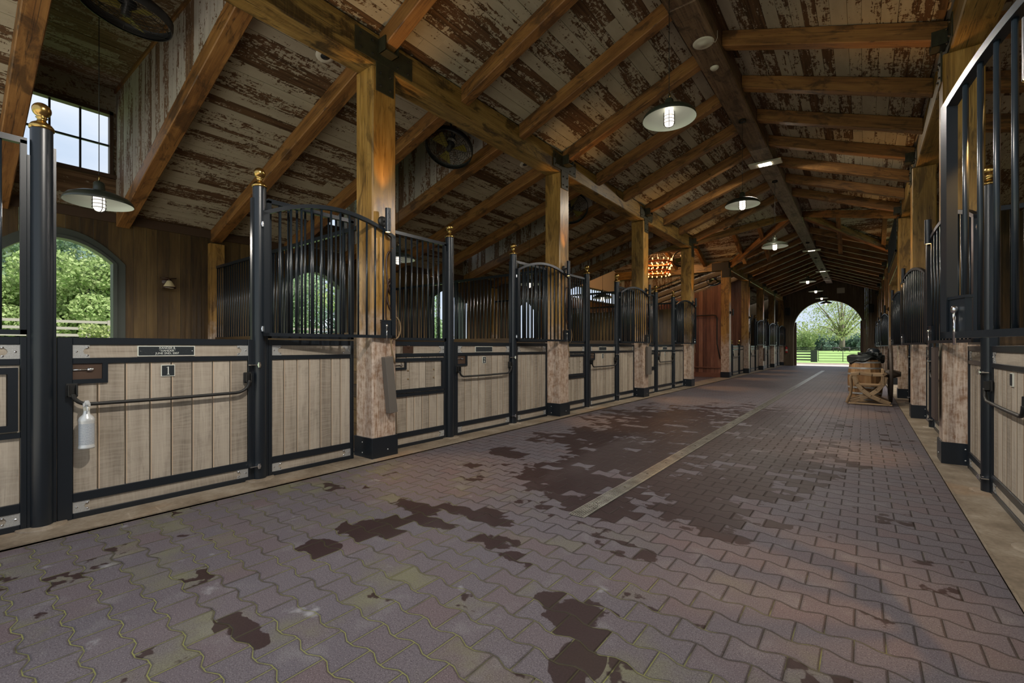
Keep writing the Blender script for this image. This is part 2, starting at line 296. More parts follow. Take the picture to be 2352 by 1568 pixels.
# ------------------------------------------------------------------ mesh helper
class MB:
    def __init__(s, mir=1): s.v = []; s.f = []; s.uv = []; s.sm = []; s.mir = mir
    def face(s, idx, uv, smooth=False): s.f.append(idx); s.uv.append(uv); s.sm.append(smooth)
    def slab(s, p, n, t, along=0):
        """p: 4 corners of the visible face, in order; extruded by t along n. along: 0 grain runs p0->p1, 1 grain p1->p2"""
        p = [Vector(q) for q in p]; n = Vector(n).normalized() * t
        ru, rv = random.uniform(0, 40), random.uniform(0, 40)
        b = len(s.v); q = p + [a + n for a in p]; s.v += [tuple(a) for a in q]
        a = (p[1] - p[0]).normalized() if along == 0 else (p[2] - p[1]).normalized()
        nn = (p[1] - p[0]).cross(p[2] - p[1]).normalized(); c = nn.cross(a); d = n.normalized()
        def uv(i):
            r = q[i] - p[0]; return (ru + r.dot(a), rv + r.dot(c) + r.dot(d) * 0.97)
        flip = nn.dot(n) > 0
        for fc in ((0, 1, 2, 3), (7, 6, 5, 4), (1, 0, 4, 5), (2, 1, 5, 6), (3, 2, 6, 7), (0, 3, 7, 4)):
            fc = fc[::-1] if flip else fc
            s.face([b + i for i in fc], [uv(i) for i in fc])
    def box(s, x0, x1, y0, y1, z0, z1):
        x0, x1 = min(x0, x1), max(x0, x1); y0, y1 = min(y0, y1), max(y0, y1); z0, z1 = min(z0, z1), max(z0, z1)
        L = (x1 - x0, y1 - y0, z1 - z0); ax = max(range(3), key=lambda i: L[i])
        b = len(s.v); q = [(x, y, z) for x in (x0, x1) for y in (y0, y1) for z in (z0, z1)]; s.v += q
        ru, rv = random.uniform(0, 40), random.uniform(0, 40)
        o = [i for i in range(3) if i != ax]
        for fc in ((0, 1, 3, 2), (4, 6, 7, 5), (0, 4, 5, 1), (2, 3, 7, 6), (0, 2, 6, 4), (1, 5, 7, 3)):
            s.face([b + i for i in fc], [(ru + q[i][ax], rv + q[i][o[0]] + q[i][o[1]]) for i in fc])
        return s
    def obox(s, c, size, rot):
        """oriented box: centre, size, 3x3 matrix"""
        b = len(s.v); L = size; ax = max(range(3), key=lambda i: L[i]); o = [i for i in range(3) if i != ax]
        q = [Vector((i * L[0] / 2, j * L[1] / 2, k * L[2] / 2)) for i in (-1, 1) for j in (-1, 1) for k in (-1, 1)]
        s.v += [tuple(rot @ p + Vector(c)) for p in q]; ru, rv = random.uniform(0, 40), random.uniform(0, 40)
        for fc in ((0, 1, 3, 2), (4, 6, 7, 5), (0, 4, 5, 1), (2, 3, 7, 6), (0, 2, 6, 4), (1, 5, 7, 3)):
            s.face([b + i for i in fc], [(ru + q[i][ax], rv + q[i][o[0]] + q[i][o[1]]) for i in fc])
        return s
    def bar(s, a, b_, w, h):
        """rectangular bar from a to b_, width w (horizontal), height h"""
        a, b_ = Vector(a), Vector(b_); d = (b_ - a); L = d.length; d.normalize()
        up = Vector((0, 0, 1)) if abs(d.z) < 0.95 else Vector((1, 0, 0))
        r = d.cross(up).normalized(); u = r.cross(d)
        s.obox((a + b_) / 2, (L, w, h), Matrix((d, r, u)).transposed()); return s
    def tube(s, pts, r, n=8, cap=True, closed=False):
        pts = [Vector(p) for p in pts]; m = len(pts); rs = r if isinstance(r, (list, tuple)) else [r] * m
        b = len(s.v); prev = None
        for i, p in enumerate(pts):
            if closed: d = pts[(i + 1) % m] - pts[i - 1]
            else: d = pts[min(i + 1, m - 1)] - pts[max(i - 1, 0)]
            d.normalize()
            if prev is None:
                up = Vector((0, 0, 1)) if abs(d.z) < 0.9 else Vector((1, 0, 0)); r1 = d.cross(up).normalized()
            else: r1 = (prev - d * prev.dot(d)).normalized()
            prev = r1; r2 = d.cross(r1)
            for k in range(n):
                a = 2 * PI * k / n; s.v.append(tuple(p + (r1 * math.cos(a) + r2 * math.sin(a)) * rs[i]))
        for i in range(m if closed else m - 1):
            i2 = (i + 1) % m
            for k in range(n):
                k2 = (k + 1) % n
                s.face([b + i * n + k, b + i * n + k2, b + i2 * n + k2, b + i2 * n + k], [(i, k / n), (i, k2 / n), (i + 1, k2 / n), (i + 1, k / n)], True)
        if cap and not closed:
            s.face([b + k for k in range(n)][::-1], [(0, 0)] * n); s.face([b + (m - 1) * n + k for k in range(n)], [(0, 0)] * n)
        return s
    def lathe(s, prof, n=20, c=(0, 0, 0), axis=None, smooth=True):
        """prof: (radius, height) pairs, turned about axis through c"""
        R = Matrix.Identity(3) if axis is None else Vector((0, 0, 1)).rotation_difference(Vector(axis)).to_matrix()
        b = len(s.v); c = Vector(c)
        for r, h in prof:
            for k in range(n):
                a = 2 * PI * k / n; s.v.append(tuple(c + R @ Vector((r * math.cos(a), r * math.sin(a), h))))
        for i in range(len(prof) - 1):
            for k in range(n):
                k2 = (k + 1) % n
                s.face([b + i * n + k, b + i * n + k2, b + (i + 1) * n + k2, b + (i + 1) * n + k], [(i * .1, k / n), (i * .1, k2 / n), (i * .1 + .1, k2 / n), (i * .1 + .1, k / n)], smooth)
        return s
    def poly(s, pts, n, t):
        """prism of a flat polygon extruded by t along n"""
        m = len(pts); n = Vector(n).normalized() * t; b = len(s.v)
        pts = [Vector(p) for p in pts]
        nn = Vector((0, 0, 0))
        for i in range(m): nn += pts[i].cross(pts[(i + 1) % m])
        if nn.dot(n) > 0: pts = pts[::-1]
        s.v += [tuple(p) for p in pts] + [tuple(p + n) for p in pts]
        ax = (pts[1] - pts[0]).normalized(); bx = nn.normalized().cross(ax); ru = random.uniform(0, 30)
        uv = [(ru + (p - pts[0]).dot(ax), (p - pts[0]).dot(bx)) for p in pts]
        s.face(list(range(b, b + m)), uv); s.face([b + m + i for i in range(m)][::-1], uv[::-1])
        for i in range(m):
            j = (i + 1) % m; s.face([b + j, b + i, b + m + i, b + m + j], [uv[j], uv[i], uv[i], uv[j]])
        return s
    def mesh(s, name, mat):
        me = bpy.data.meshes.new(name); vs = s.v; fs = s.f; uvl = s.uv
        if s.mir < 0:
            vs = [(-a, b, c) for a, b, c in vs]; fs = [f[::-1] for f in fs]; uvl = [u[::-1] for u in uvl]
        me.from_pydata(vs, [], fs); lay = me.uv_layers.new(name='UVMap')
        flat = [c for f in uvl for q in f for c in q]; lay.data.foreach_set('uv', flat)
        me.polygons.foreach_set('use_smooth', s.sm); me.materials.append(mat); me.update(); return me
    def build(s, name, mat, parent=None, loc=(0, 0, 0), bevel=0):
        o = bpy.data.objects.new(name, s.mesh(name, mat)); C.objects.link(o); o.location = loc
        if parent: o.parent = parent
        if bevel:
            m = o.modifiers.new('bevel', 'BEVEL'); m.width = bevel; m.segments = 1; m.limit_method = 'ANGLE'
        return o
def tag(o, label=None, cat=None, group=None, kind=None):
    if label: o['label'] = label
    if cat: o['category'] = cat
    if group: o['group'] = group
    if kind: o['kind'] = kind
    return o
def root(name, loc, label, cat, group=None):
    o = bpy.data.objects.new(name, None); C.objects.link(o); o.location = loc; o.empty_display_size = 0.05
    return tag(o, label, cat, group)
def struct(o): o['kind'] = 'structure'; return o
def dup(r, loc, label, group=None):
    c = r.copy(); C.objects.link(c); c.location = loc; c['label'] = label
    if group: c['group'] = group
    def rec(a, b):
        for ch in list(a.children):
            d = ch.copy(); C.objects.link(d); d.parent = b; rec(ch, d)
    rec(r, c); return c
ORD = ['first', 'second', 'third', 'fourth', 'fifth', 'sixth', 'seventh', 'eighth', 'ninth', 'tenth', 'eleventh', 'twelfth', 'thirteenth', 'fourteenth', 'fifteenth', 'sixteenth', 'seventeenth', 'eighteenth', 'nineteenth', 'twentieth', 'twenty-first', 'twenty-second', 'twenty-third', 'twenty-fourth', 'twenty-fifth', 'twenty-sixth']

# ------------------------------------------------------------------ layout
BAY = 3.66
XL, XR = -4.02, 0.63            # aisle faces of the timber posts
XDL, XDR = -4.21, 0.80          # planes of the stall fronts
OFFR = -0.23
YP = [-0.86 + BAY * i for i in range(5)]                 # near faces of the posts before the crossing: -.86 2.80 6.46 10.12 13.78
YQ = [18.59 + BAY * i for i in range(5)]                 # after the crossing: 18.59 .. 33.23
YEND = 33.55
XC = -1.62                       # ridge
SL = 0.37; SR = 0.385
ZRB = 5.165                      # underside of the rafters at the ridge line
def zmain(x): return ZRB - (SL if x < XC else SR) * abs(x - XC)     # rafter underside
RD = 0.20                        # rafter depth
def zside(d): return 4.33 - 0.296 * d          # rafter underside of the wings, d = distance outside the post faces
DW = 4.70                        # depth of the wings
XWL, XWR = XL - DW, XR + DW
Y0 = -1.25                        # where the model starts, behind the camera
YC0, YC1 = 13.93, 18.74          # crossing

# floor
mb = MB(); mb.v = [(-14, Y0, 0), (8, Y0, 0), (8, 36.5, 0), (-14, 36.5, 0)]; mb.face([0, 1, 2, 3], [(0, 0)] * 4)
struct(mb.build('floor', M['pavers']))
# kerbs
for nm, xa, xb in (('left', XL - 0.42, -3.89), ('right', 0.555, XR + 0.42)):
    mb = MB(); y = Y0
    while y < YEND:
        y2 = min(y + BAY, YEND)
        mb.box(xa, xb, y, y2 - 0.004, 0.0, 0.012); y = y2
    mb.box(xb - 0.012 if nm == 'left' else xa, xb if nm == 'left' else xa + 0.012, Y0, YEND, 0.002, 0.019)
    struct(mb.build('trim_%d' % (1 if nm == 'left' else 2), M['concrete']))
for nm, xa, xb in (('left', XWL, XL - 0.42), ('right', XR + 0.42, XWR)):
    for ya, yb in ((Y0, YC0), (YC1, YEND)):
        mb = MB(); mb.box(xa, xb, ya, yb, 0, 0.03); struct(mb.build('floor_bedding', M['soil']))

# drain channel
g = root('drain_grate', (0, 0, 0), 'long narrow slotted grey metal channel drain set in the pavers', 'drain')
mb = MB(); 
for x in (-1.634, -1.522): mb.box(x, x + 0.012, 2.74, 27.2, 0.0, 0.006)
mb.build('drain_rim', M['grate'], g)
mb = MB()
for k in range(6): mb.box(-1.618 + k * 0.0165, -1.609 + k * 0.0165, 2.74, 27.2, 0.001, 0.005)
y = 2.74
while y < 27.2:
    mb.box(-1.62, -1.524, y, y + (0.006 if y < 9 else 0.02), 0.001, 0.0045); y += 0.03 if y < 9 else 0.2
mb.build('drain_slots', M['grate'], g)
mb = MB(); mb.box(-1.622, -1.522, 2.74, 27.2, 0.0, 0.0015); mb.build('drain_shadow_gap', M['iron'], g)
for k in range(16): mb = MB(); mb.lathe([(0.010, 0), (0.009, 0.003), (0.0, 0.003)], 10, (-1.572, 3.05 + k * 0.5, 0.005)); mb.build('screw', M['chrome'], g)

# ------------------------------------------------------------------ boards
def boards(mb, o, du, dv, n, U, V, w=0.145, t=0.02, lmin=1.8, lmax=4.2, gap=0.004):
    """boards run along du over a U x V area"""
    o, du, dv = Vector(o), Vector(du).normalized(), Vector(dv).normalized(); v = 0.0
    while v < V - 0.01:
        ww = min(w * random.uniform(0.82, 1.18), V - v); u = 0.0
        while u < U - 0.01:
            l = random.uniform(lmin, lmax) if u > 0 else random.uniform(0.5, lmax)
            l = min(l, U - u); jit = random.uniform(0, 0.004)
            a = o + du * u + dv * v + Vector(n) * jit; b = a + du * (l - gap * 0.6); c = b + dv * (ww - gap); d = a + dv * (ww - gap)
            mb.slab([a, b, c, d], n, t, 0); u += l
        v += ww

# main roof decks
def main_roof(tagn, ya, yb):
    for sx, s, sl, xe in (('left', -1, SL, XL), ('right', 1, SR, XR)):
        x0, x1 = XC, xe + s * 0.02; run = abs(x1 - x0); L = run * math.sqrt(1 + sl * sl)
        mb = MB(); dv = Vector((s * run, 0, -run * sl)); nrm = Vector((s * sl, 0, 1)).normalized()
        z0 = ZRB + RD
        boards(mb, (x0, ya, z0), (0, 1, 0), dv, nrm, yb - ya, L, 0.150)
        q = [Vector((x0, ya, z0)) + nrm * 0.03, Vector((x0, yb, z0)) + nrm * 0.03]
        mb.slab([q[0], q[1], q[1] + dv, q[0] + dv], nrm, 0.03)
        struct(mb.build('ceiling_%s_%s' % (sx, tagn), M['deck']))
main_roof('near', Y0, YC0); main_roof('far', YC1, YEND)

# wing roofs, with a dormer in the middle third of each left bay
LS = math.sqrt(1 + 0.296 ** 2)
def wing_piece(name, side, ya, yb, d0, d1, mat, skip=None):
    s = -1 if side == 'left' else 1; X = XL if side == 'left' else XR
    mb = MB(); dv = Vector((s * (d1 - d0), 0, -(d1 - d0) * 0.296)); nrm = Vector((s * 0.296, 0, 1)).normalized()
    o = Vector((X + s * d0, ya, zside(d0) + RD))
    if skip:
        boards(mb, o, (0, 1, 0), dv * skip, nrm, yb - ya, (d1 - d0) * LS * skip, 0.15)
        mb.slab([o + nrm * .03, o + nrm * .03 + Vector((0, yb - ya, 0)), o + nrm * .03 + Vector((0, yb - ya, 0)) + dv * skip, o + nrm * .03 + dv * skip], nrm, 0.03)
    else:
        boards(mb, o, (0, 1, 0), dv, nrm, yb - ya, (d1 - d0) * LS, 0.15)
        a = o + nrm * .03; mb.slab([a, a + Vector((0, yb - ya, 0)), a + Vector((0, yb - ya, 0)) + dv, a + dv], nrm, 0.03)
    return struct(mb.build(name, M[mat]))
def dormer(i, ya, yb):
    """open dormer between two rafters: flat ceiling, two cheek walls, header, clerestory window in the outer wall"""
    zc0, zc1 = 4.80, 4.96; a, b = ya + 0.075, yb - 0.075
    mb = MB(); boards(mb, (XL - 0.30, a - 0.02, zc0), (0, 1, 0), (-(DW - 0.30), 0, zc1 - zc0), (0, 0, 1), b - a + 0.04, DW - 0.30, 0.165, lmin=1.2, lmax=1.2)
    mb.slab([(XL - .3, a - .1, zc0 + .03), (XL - .3, b + .1, zc0 + .03), (XWL, b + .1, zc1 + .03), (XWL, a - .1, zc1 + .03)], (0, 0, 1), 0.03)
    struct(mb.build('ceiling_dormer_%d' % i, M['deck_brown']))
    for yy, ny in ((b, 1), (a, -1)):
        mb = MB(); d = 0.30
        while d < DW:
            d2 = min(d + random.uniform(0.12, 0.17), DW)
            z0, z1 = zside(d) + RD, zside(d2) + RD
            t0 = zc0 + (zc1 - zc0) * (d - .3) / (DW - .3); t1 = zc0 + (zc1 - zc0) * (d2 - .3) / (DW - .3)
            mb.slab([(XL - d, yy, z0), (XL - d2 + .004, yy, z1), (XL - d2 + .004, yy, t1), (XL - d, yy, t0)], (0, ny, 0), 0.02, 1); d = d2
        struct(mb.build('wall_dormer_cheek_%d' % i, M['cheek']))
        mb = MB(); mb.bar((XL - 0.30, yy - ny * 0.012, zc0 - 0.02), (XWL, yy - ny * 0.012, zc1 - 0.02), 0.024, 0.045)
        struct(mb.build('trim_%d' % (10 + i), M['rafter']))
    mb = MB(); mb.box(XL - 0.36, XL + 0.03, a - .12, b + .12, 4.53, 4.56); struct(mb.build('ceiling_dormer_cap_%d' % i, M['deck_brown']))
    mb = MB(); mb.box(XL - 0.33, XL - 0.30, a, b, 4.43, zc0 + .02); struct(mb.build('wall_dormer_header_%d' % i, M['deck_brown']))

bays_left = [YP[i] for i in range(4)] + [YQ[i] for i in range(4)]
for i, y0 in enumerate(bays_left):
    c0 = y0 + 0.15; r1, r2, c1 = c0 + BAY / 3, c0 + 2 * BAY / 3, c0 + BAY
    if i < 4:
        wing_piece('ceiling_wing_left_%d' % (3 * i + 1), 'left', c0, r1, 0.02, DW, 'deck')
        wing_piece('ceiling_wing_left_%d' % (3 * i + 2), 'left', r2, c1, 0.02, DW, 'deck')
        dormer(i + 1, r1, r2)
    elif i == 4:                                    # skylit strips beside the wash stall
        k = 0
        y = c0
        while y < c1 - 0.1:
            wing_piece('ceiling_wing_left_%d' % (3 * i + k + 1), 'left', y, min(y + 0.40, c1), 0.02, DW, 'deck'); y += 0.61; k += 1
    else: wing_piece('ceiling_wing_left_%d' % (3 * i + 9), 'left', c0, c1, 0.02, DW, 'deck')
wing_piece('ceiling_wing_left_0', 'left', Y0, YP[0] + 0.15, 0.02, DW, 'deck')
wing_piece('ceiling_wing_right_1', 'right', Y0, YC0, 0.02, DW, 'deck')
wing_piece('ceiling_wing_right_2', 'right', YC1, YEND, 0.02, DW, 'deck')

# crossing: a gable roof running across the aisle
YM = (YC0 + YC1) / 2; ZT = ZRB + RD; SX = (ZT - 4.48) / (YC1 - YM)
for nm, sy in (('near', -1), ('far', 1)):
    for sx_, sl, xe, xw, side in ((-1, SL, XL, XWL, 'left'), (1, SR, XR + .05, XWR, 'right')):
        H = YC1 - YM; mb = MB(); t = 0.0; nrm = Vector((0, sy * SX, 1)).normalized()
        while t < H - .01:                       # boards along x, outside the valley
            t2 = min(t + .15 * random.uniform(.85, 1.15), H); xi = XC + sx_ * (t * SX / sl); u = 0.0; L = abs(xw - xi)
            while u < L - .01:
                l = min(random.uniform(1.4, 3.6), L - u)
                a = Vector((xi + sx_ * u, YM + sy * t, ZT - t * SX)); b = a + Vector((sx_ * (l - .004), 0, 0)); d_ = Vector((0, sy * (t2 - t - .004), -(t2 - t) * SX))
                mb.slab([a, b, b + d_, a + d_], nrm, .02, 0); u += l
            t = t2
        k = nrm * .03; xm = XC + sx_ * (H * SX / sl)
        mb.poly([Vector((XC, YM, ZT)) + k, Vector((xw, YM, ZT)) + k, Vector((xw, YM + sy * H, 4.48)) + k, Vector((xm, YM + sy * H, 4.48)) + k], nrm, .03)
        struct(mb.build('ceiling_crossing_%s_%s' % (nm, side), M['deck']))
        mb = MB(); X_ = abs(xe - XC); t = 0.0; nrm = Vector((sx_ * sl, 0, 1)).normalized()
        while t < X_ - .01:                      # boards along y, inside the valley
            t2 = min(t + .15 * random.uniform(.85, 1.15), X_); ys_ = min(t * sl / SX, H - .01)
            a = Vector((XC + sx_ * t, YM + sy * ys_, ZT - t * sl)); b = a + Vector((0, sy * (H - ys_), 0)); d_ = Vector((sx_ * (t2 - t - .004), 0, -(t2 - t) * sl))
            mb.slab([a, b, b + d_, a + d_], nrm, .02, 0); t = t2
        k = nrm * .03
        mb.poly([Vector((XC, YM, ZT)) + k, Vector((XC, YM + sy * H, ZT)) + k, Vector((XC + sx_ * X_, YM + sy * H, ZT - X_ * sl)) + k], nrm, .03)
        struct(mb.build('ceiling_valley_%s_%s' % (nm, side), M['deck']))
        mb = MB(); mb.bar((XC + sx_ * .17, YM + sy * .1, ZRB + .06), (xe, YM + sy * (H - .05), 4.30), .13, .2)
        tag(mb.build('valley_rafter', M['rafter']), 'diagonal valley rafter of the crossing roof, %s %s corner' % (nm, side), 'rafter', 'valley rafters')

# ------------------------------------------------------------------ beams, ridge, rafters
def long_beam(side, ya, yb, lab, i):
    s = -1 if side == 'left' else 1; X = XL if side == 'left' else XR + 0.05
    mb = MB(); mb.box(X, X + s * 0.28, ya, yb, 4.12, 4.46)
    return tag(mb.build('eave_beam', M['beam'], bevel=0.012), lab, 'beam', 'eave beams along the aisle')
for side, off in (('left', 0), ('right', OFFR)):
    ys = [Y0] + [y + 0.15 for y in YP]
    for i in range(len(ys) - 1):
        if ys[i + 1] < 0: long_beam(side, ys[i] + off * (i > 0), ys[i + 1] + off, 'heavy eave beam on the %s, stretch behind the nearest post' % side, i)
        else: long_beam(side, ys[i] + off * (i > 0), ys[i + 1] + off - .002, 'heavy hewn eave beam on the %s of the aisle, %s stretch from the camera' % (side, ORD[max(i - 1, 0)]), i)
    ys = [y + 0.15 for y in YQ]; ys[-1] = YEND
    for i in range(4): long_beam(side, ys[i] + (off if i < 4 else 0), ys[i + 1] + (off if i < 3 else 0) - .002, 'hewn eave beam on the %s past the crossing, %s stretch beyond it' % (side, ORD[i]), i)
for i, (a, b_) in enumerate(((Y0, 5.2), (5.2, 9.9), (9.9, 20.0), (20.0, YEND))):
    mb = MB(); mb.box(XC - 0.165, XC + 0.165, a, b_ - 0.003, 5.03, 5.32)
    tag(mb.build('ridge_beam', M['ridge' if i < 2 else 'ridge_floodlit'], bevel=0.015), 'dark rough ridge beam under the roof peak, %s length from the camera' % ORD[i], 'beam', 'ridge beam lengths')

def rafter_mesh(p, q, w, mat, name):
    mb = MB(); d = RD / math.cos(math.atan2(abs(q[2] - p[2]), abs(q[0] - p[0])))
    h = RD
    a, b = Vector(p), Vector(q); W2 = w / 2
    pts = [(a.x, a.z), (b.x, b.z), (b.x, b.z + h), (a.x, a.z + h)]
    mb.slab([(pts[0][0], -W2, pts[0][1]), (pts[1][0], -W2, pts[1][1]), (pts[2][0], -W2, pts[2][1]), (pts[3][0], -W2, pts[3][1])], (0, 1, 0), w, 0)
    return mb.build(name, M[mat], bevel=0.008)
def rafter_row(name, p, q, w, ys, labf, group, mat='rafter'):
    """one board per rafter, each with its own grain"""
    for i, y in enumerate(ys):
        o = rafter_mesh(p, q, w, mat, name); o.location.y = y; tag(o, labf(i, y), 'rafter', group)
near = [YP[0] + 0.15 + BAY / 3 * i for i in range(13)]
far = [YQ[0] + 0.15 + BAY / 3 * i for i in range(12)]
xr_ = XR + 0.05
rafter_row('rafter', (XC - .165, 0, zmain(XC - .165)), (XL + .001, 0, zmain(XL)), 0.14, near, lambda i, y: 'sloping rafter on the left slope of the aisle roof, %s counted from the camera' % ORD[i], 'left aisle rafters before the crossing')
rafter_row('rafter', (XC - .165, 0, zmain(XC - .165)), (XL + .001, 0, zmain(XL)), 0.14, far, lambda i, y: 'left slope aisle rafter past the crossing, %s towards the end gable' % ORD[i], 'left aisle rafters past the crossing')
rafter_row('rafter', (XC + .165, 0, zmain(XC + .165)), (xr_ - .001, 0, zmain(xr_)), 0.14, [y + OFFR for y in near], lambda i, y: 'sloping rafter on the right slope of the aisle roof, %s counted from the camera' % ORD[i], 'right aisle rafters before the crossing')
rafter_row('rafter', (XC + .165, 0, zmain(XC + .165)), (xr_ - .001, 0, zmain(xr_)), 0.14, [y + OFFR for y in far], lambda i, y: 'right slope aisle rafter past the crossing, %s towards the end gable' % ORD[i], 'right aisle rafters past the crossing')
rafter_row('wing_rafter', (XL - .281, 0, zside(.281)), (XWL + .03, 0, zside(DW - .03)), 0.16, near[:12], lambda i, y: 'rafter sloping down over the left stalls to the outer wall, %s counted from the camera' % ORD[i], 'rafters over the left stalls')
rafter_row('wing_rafter', (XL - .281, 0, zside(.281)), (XWL + .03, 0, zside(DW - .03)), 0.16, far[1:7], lambda i, y: 'rafter over the left wing past the crossing, %s from the crossing' % ORD[i], 'rafters over the far left wing')
rafter_row('wing_rafter', (xr_ + .281, 0, zside(.331)), (XWR - .03, 0, zside(DW - .03)), 0.16, [y + OFFR for y in near[2:9]], lambda i, y: 'rafter sloping down over the right hand stalls, %s counted from the camera' % ORD[i], 'rafters over the right stalls')
# rafters of the crossing roof
for i, x in enumerate((-7.3, -6.0, -4.9, -3.5, -2.7, -0.6, 0.5)):
    mb = MB(); mb.bar((x, YM + 0.02, ZRB + 0.10), (x, YC1 - .02, 4.38), 0.11, 0.19)
    tag(mb.build('crossing_rafter', M['rafter']), 'short rafter on the far slope of the crossing roof, %s from the left' % ORD[i], 'rafter', 'crossing rafters')
for i, x in enumerate((XL - 0.14, XR + 0.16)):
    pass
for yy, nm in ((YC0, 'near'), (YC1, 'far')):
    mb = MB(); mb.box(XWL, XL - 0.30, yy - 0.13, yy + 0.13, 4.12, 4.46)
    tag(mb.build('cross_beam', M['beam'], bevel=0.01), 'hewn beam crossing the left wing at the %s side of the crossing' % nm, 'beam')

# ------------------------------------------------------------------ timber posts
def timber(side, y, lab, grp, tee=False, far=False):
    s = 1 if side == 'left' else -1; X = XL if side == 'left' else XR      # local x: 0 at aisle face, negative = into the wing
    r = root('timber_post', (X, y + 0.15, 0), lab, 'post', grp)
    k = ('post', side)
    mb = MB(s)
    for a in range(1): mb.box(-0.3, 0, -0.15, 0.15, 0.0, 4.12)
    mb.build('shaft', M['timber'], r, bevel=0.014)
    mb = MB(s); mb.box(-0.315, 0.014, -0.164, 0.164, 0.0, 0.225); mb.build('post_shoe', M['steel'], r, bevel=0.003)
    if not far:
        for c_, ax_ in (((0.014, 0.03, 0.085), (1, 0, 0)), ((-.16, -0.164, .06), (0, -1, 0)), ((-.16, -0.164, .17), (0, -1, 0))):
            mb = MB(s); mb.lathe([(0.007, 0), (0.006, .004), (0, .005)], 8, c_, ax_); mb.build('shoe_screw', M['zinc'], r)
    mb = MB(s); e = 0.05 if side == 'left' else -0.0
    if tee: mt = MB(s); mt.box(-.62, .05, -.176, -.164, 4.13, 4.42); mt.box(-.26, .014, -.176, -.164, 3.84, 4.14); mt.build('tee_plate', M['iron'], r)
    xo = 0.004 if side == 'left' else -0.040
    mb.box(xo, xo + 0.012, -0.36, 0.36, 4.16, 4.40) if side == 'left' else mb.box(xo - .012, xo, -0.36, 0.36, 4.16, 4.40)
    mb.box(0.001, 0.013, -0.11, 0.11, 3.86, 4.17)
    xq = 0.0 if side == 'left' else -0.05
    mb.box(xq, xq + 0.13, -0.085, 0.085, 4.25, 4.262)
    mb.box(xq, xq + 0.13, -0.087, -0.075, 4.25, 4.40); mb.box(xq, xq + 0.13, 0.075, 0.087, 4.25, 4.40)
    mb.build('beam_connector', M['olive'], r)
    if not far:
        for yy, z in ((-.3, 4.21), (-.3, 4.35), (-.16, 4.21), (-.16, 4.35), (.16, 4.21), (.3, 4.35), (.3, 4.21), (.16, 4.35), (-.06, 3.92), (.06, 3.92), (-.06, 4.06), (.06, 4.06)):
            mb = MB(s); mb.lathe([(0.016, 0), (0.016, .008), (0.009, .010), (0.008, .018), (0, .018)], 6, (0.014 + (xq if z > 4.1 else 0), yy, z), (1, 0, 0), False); mb.build('bolt', M['iron'], r)
    return r
def sconce(side, y, z, lab, grp, i):
    s = 1 if side == 'left' else -1; X = XL if side == 'left' else XR
    r = root('post_light', (X, y, z), lab, 'wall light', grp)
    mb = MB(s); mb.lathe([(0, 0.03), (0.03, 0.03), (0.052, 0.022), (0.058, 0.01), (0.058, 0)], 20, (0.002, 0, 0), (1, 0, 0)); mb.lathe([(0.012, 0.02), (0.012, 0.075)], 10, (0, 0, 0), (1, 0, 0)); mb.build('mount', M['iron'], r)
    mb = MB(s); mb.lathe([(0.030, -.125), (0.030, .125)], 20, (0.098, 0, 0)); mb.lathe([(0.026, -.120), (0.026, .120)], 20, (0.098, 0, 0)); mb.build('housing', M['steel'], r)
    for h in (-.119, .119): mb = MB(s); mb.lathe([(0.0, h), (0.026, h)], 16, (0.098, 0, 0)); mb.build('lens', M['warmglow'], r)
    if i is not None:
        for up in (1, -1):
            l = bpy.data.lights.new('post_light_beam', 'SPOT'); l.energy = POWER['up'] if up > 0 else POWER['down']; l.color = (1.0, 0.52, 0.16); l.spot_size = math.radians(54 if up > 0 else 46); l.spot_blend = 0.9; l.shadow_soft_size = 0.02
            lo = bpy.data.objects.new('beam_lamp', l); C.objects.link(lo); lo.parent = r; lo.location = (s * 0.098, 0, up * 0.128)
            lo.rotation_euler = (PI if up > 0 else 0, s * (0.06 if up > 0 else -0.34), 0)
    return r
for side, off in (('left', 0), ('right', OFFR)):
    for i, y in enumerate(YP):
        if i == 0: lab = 'timber post on the %s just behind the camera position' % side
        else: lab = 'square timber post in black shoe, %s side, %s from the camera' % (side, ORD[i - 1])
        if i == 0 and side == 'left': continue
        timber(side, y + off, lab, '%s timber posts before the crossing' % side)
        if i > 0 or side == 'right':
            sconce(side, y + off + 0.12 if i else y + off + 0.15, 2.50 if side == 'left' else 2.37, 'black cylinder wall light on the %s timber post, %s side' % (ORD[max(i - 1, 0)], side) if i else 'black cylinder wall light on the unseen post beside the camera, right side', 'cylinder lights on the %s posts' % side, 1)
    for i, y in enumerate(YQ):
        yy = y + off if i < 4 else YEND - 0.32
        timber(side, yy, 'far timber post on the %s past the crossing, %s beyond it' % (side, ORD[i]), '%s timber posts past the crossing' % side, i == 0 and side == 'left', True)
        if i < 4: sconce(side, yy + 0.12, 2.50 if side == 'left' else 2.37, 'small cylinder light on the %s far post past the crossing, %s side' % (ORD[i], side), 'cylinder lights on the far %s posts' % side, 1 if i < 3 else None)

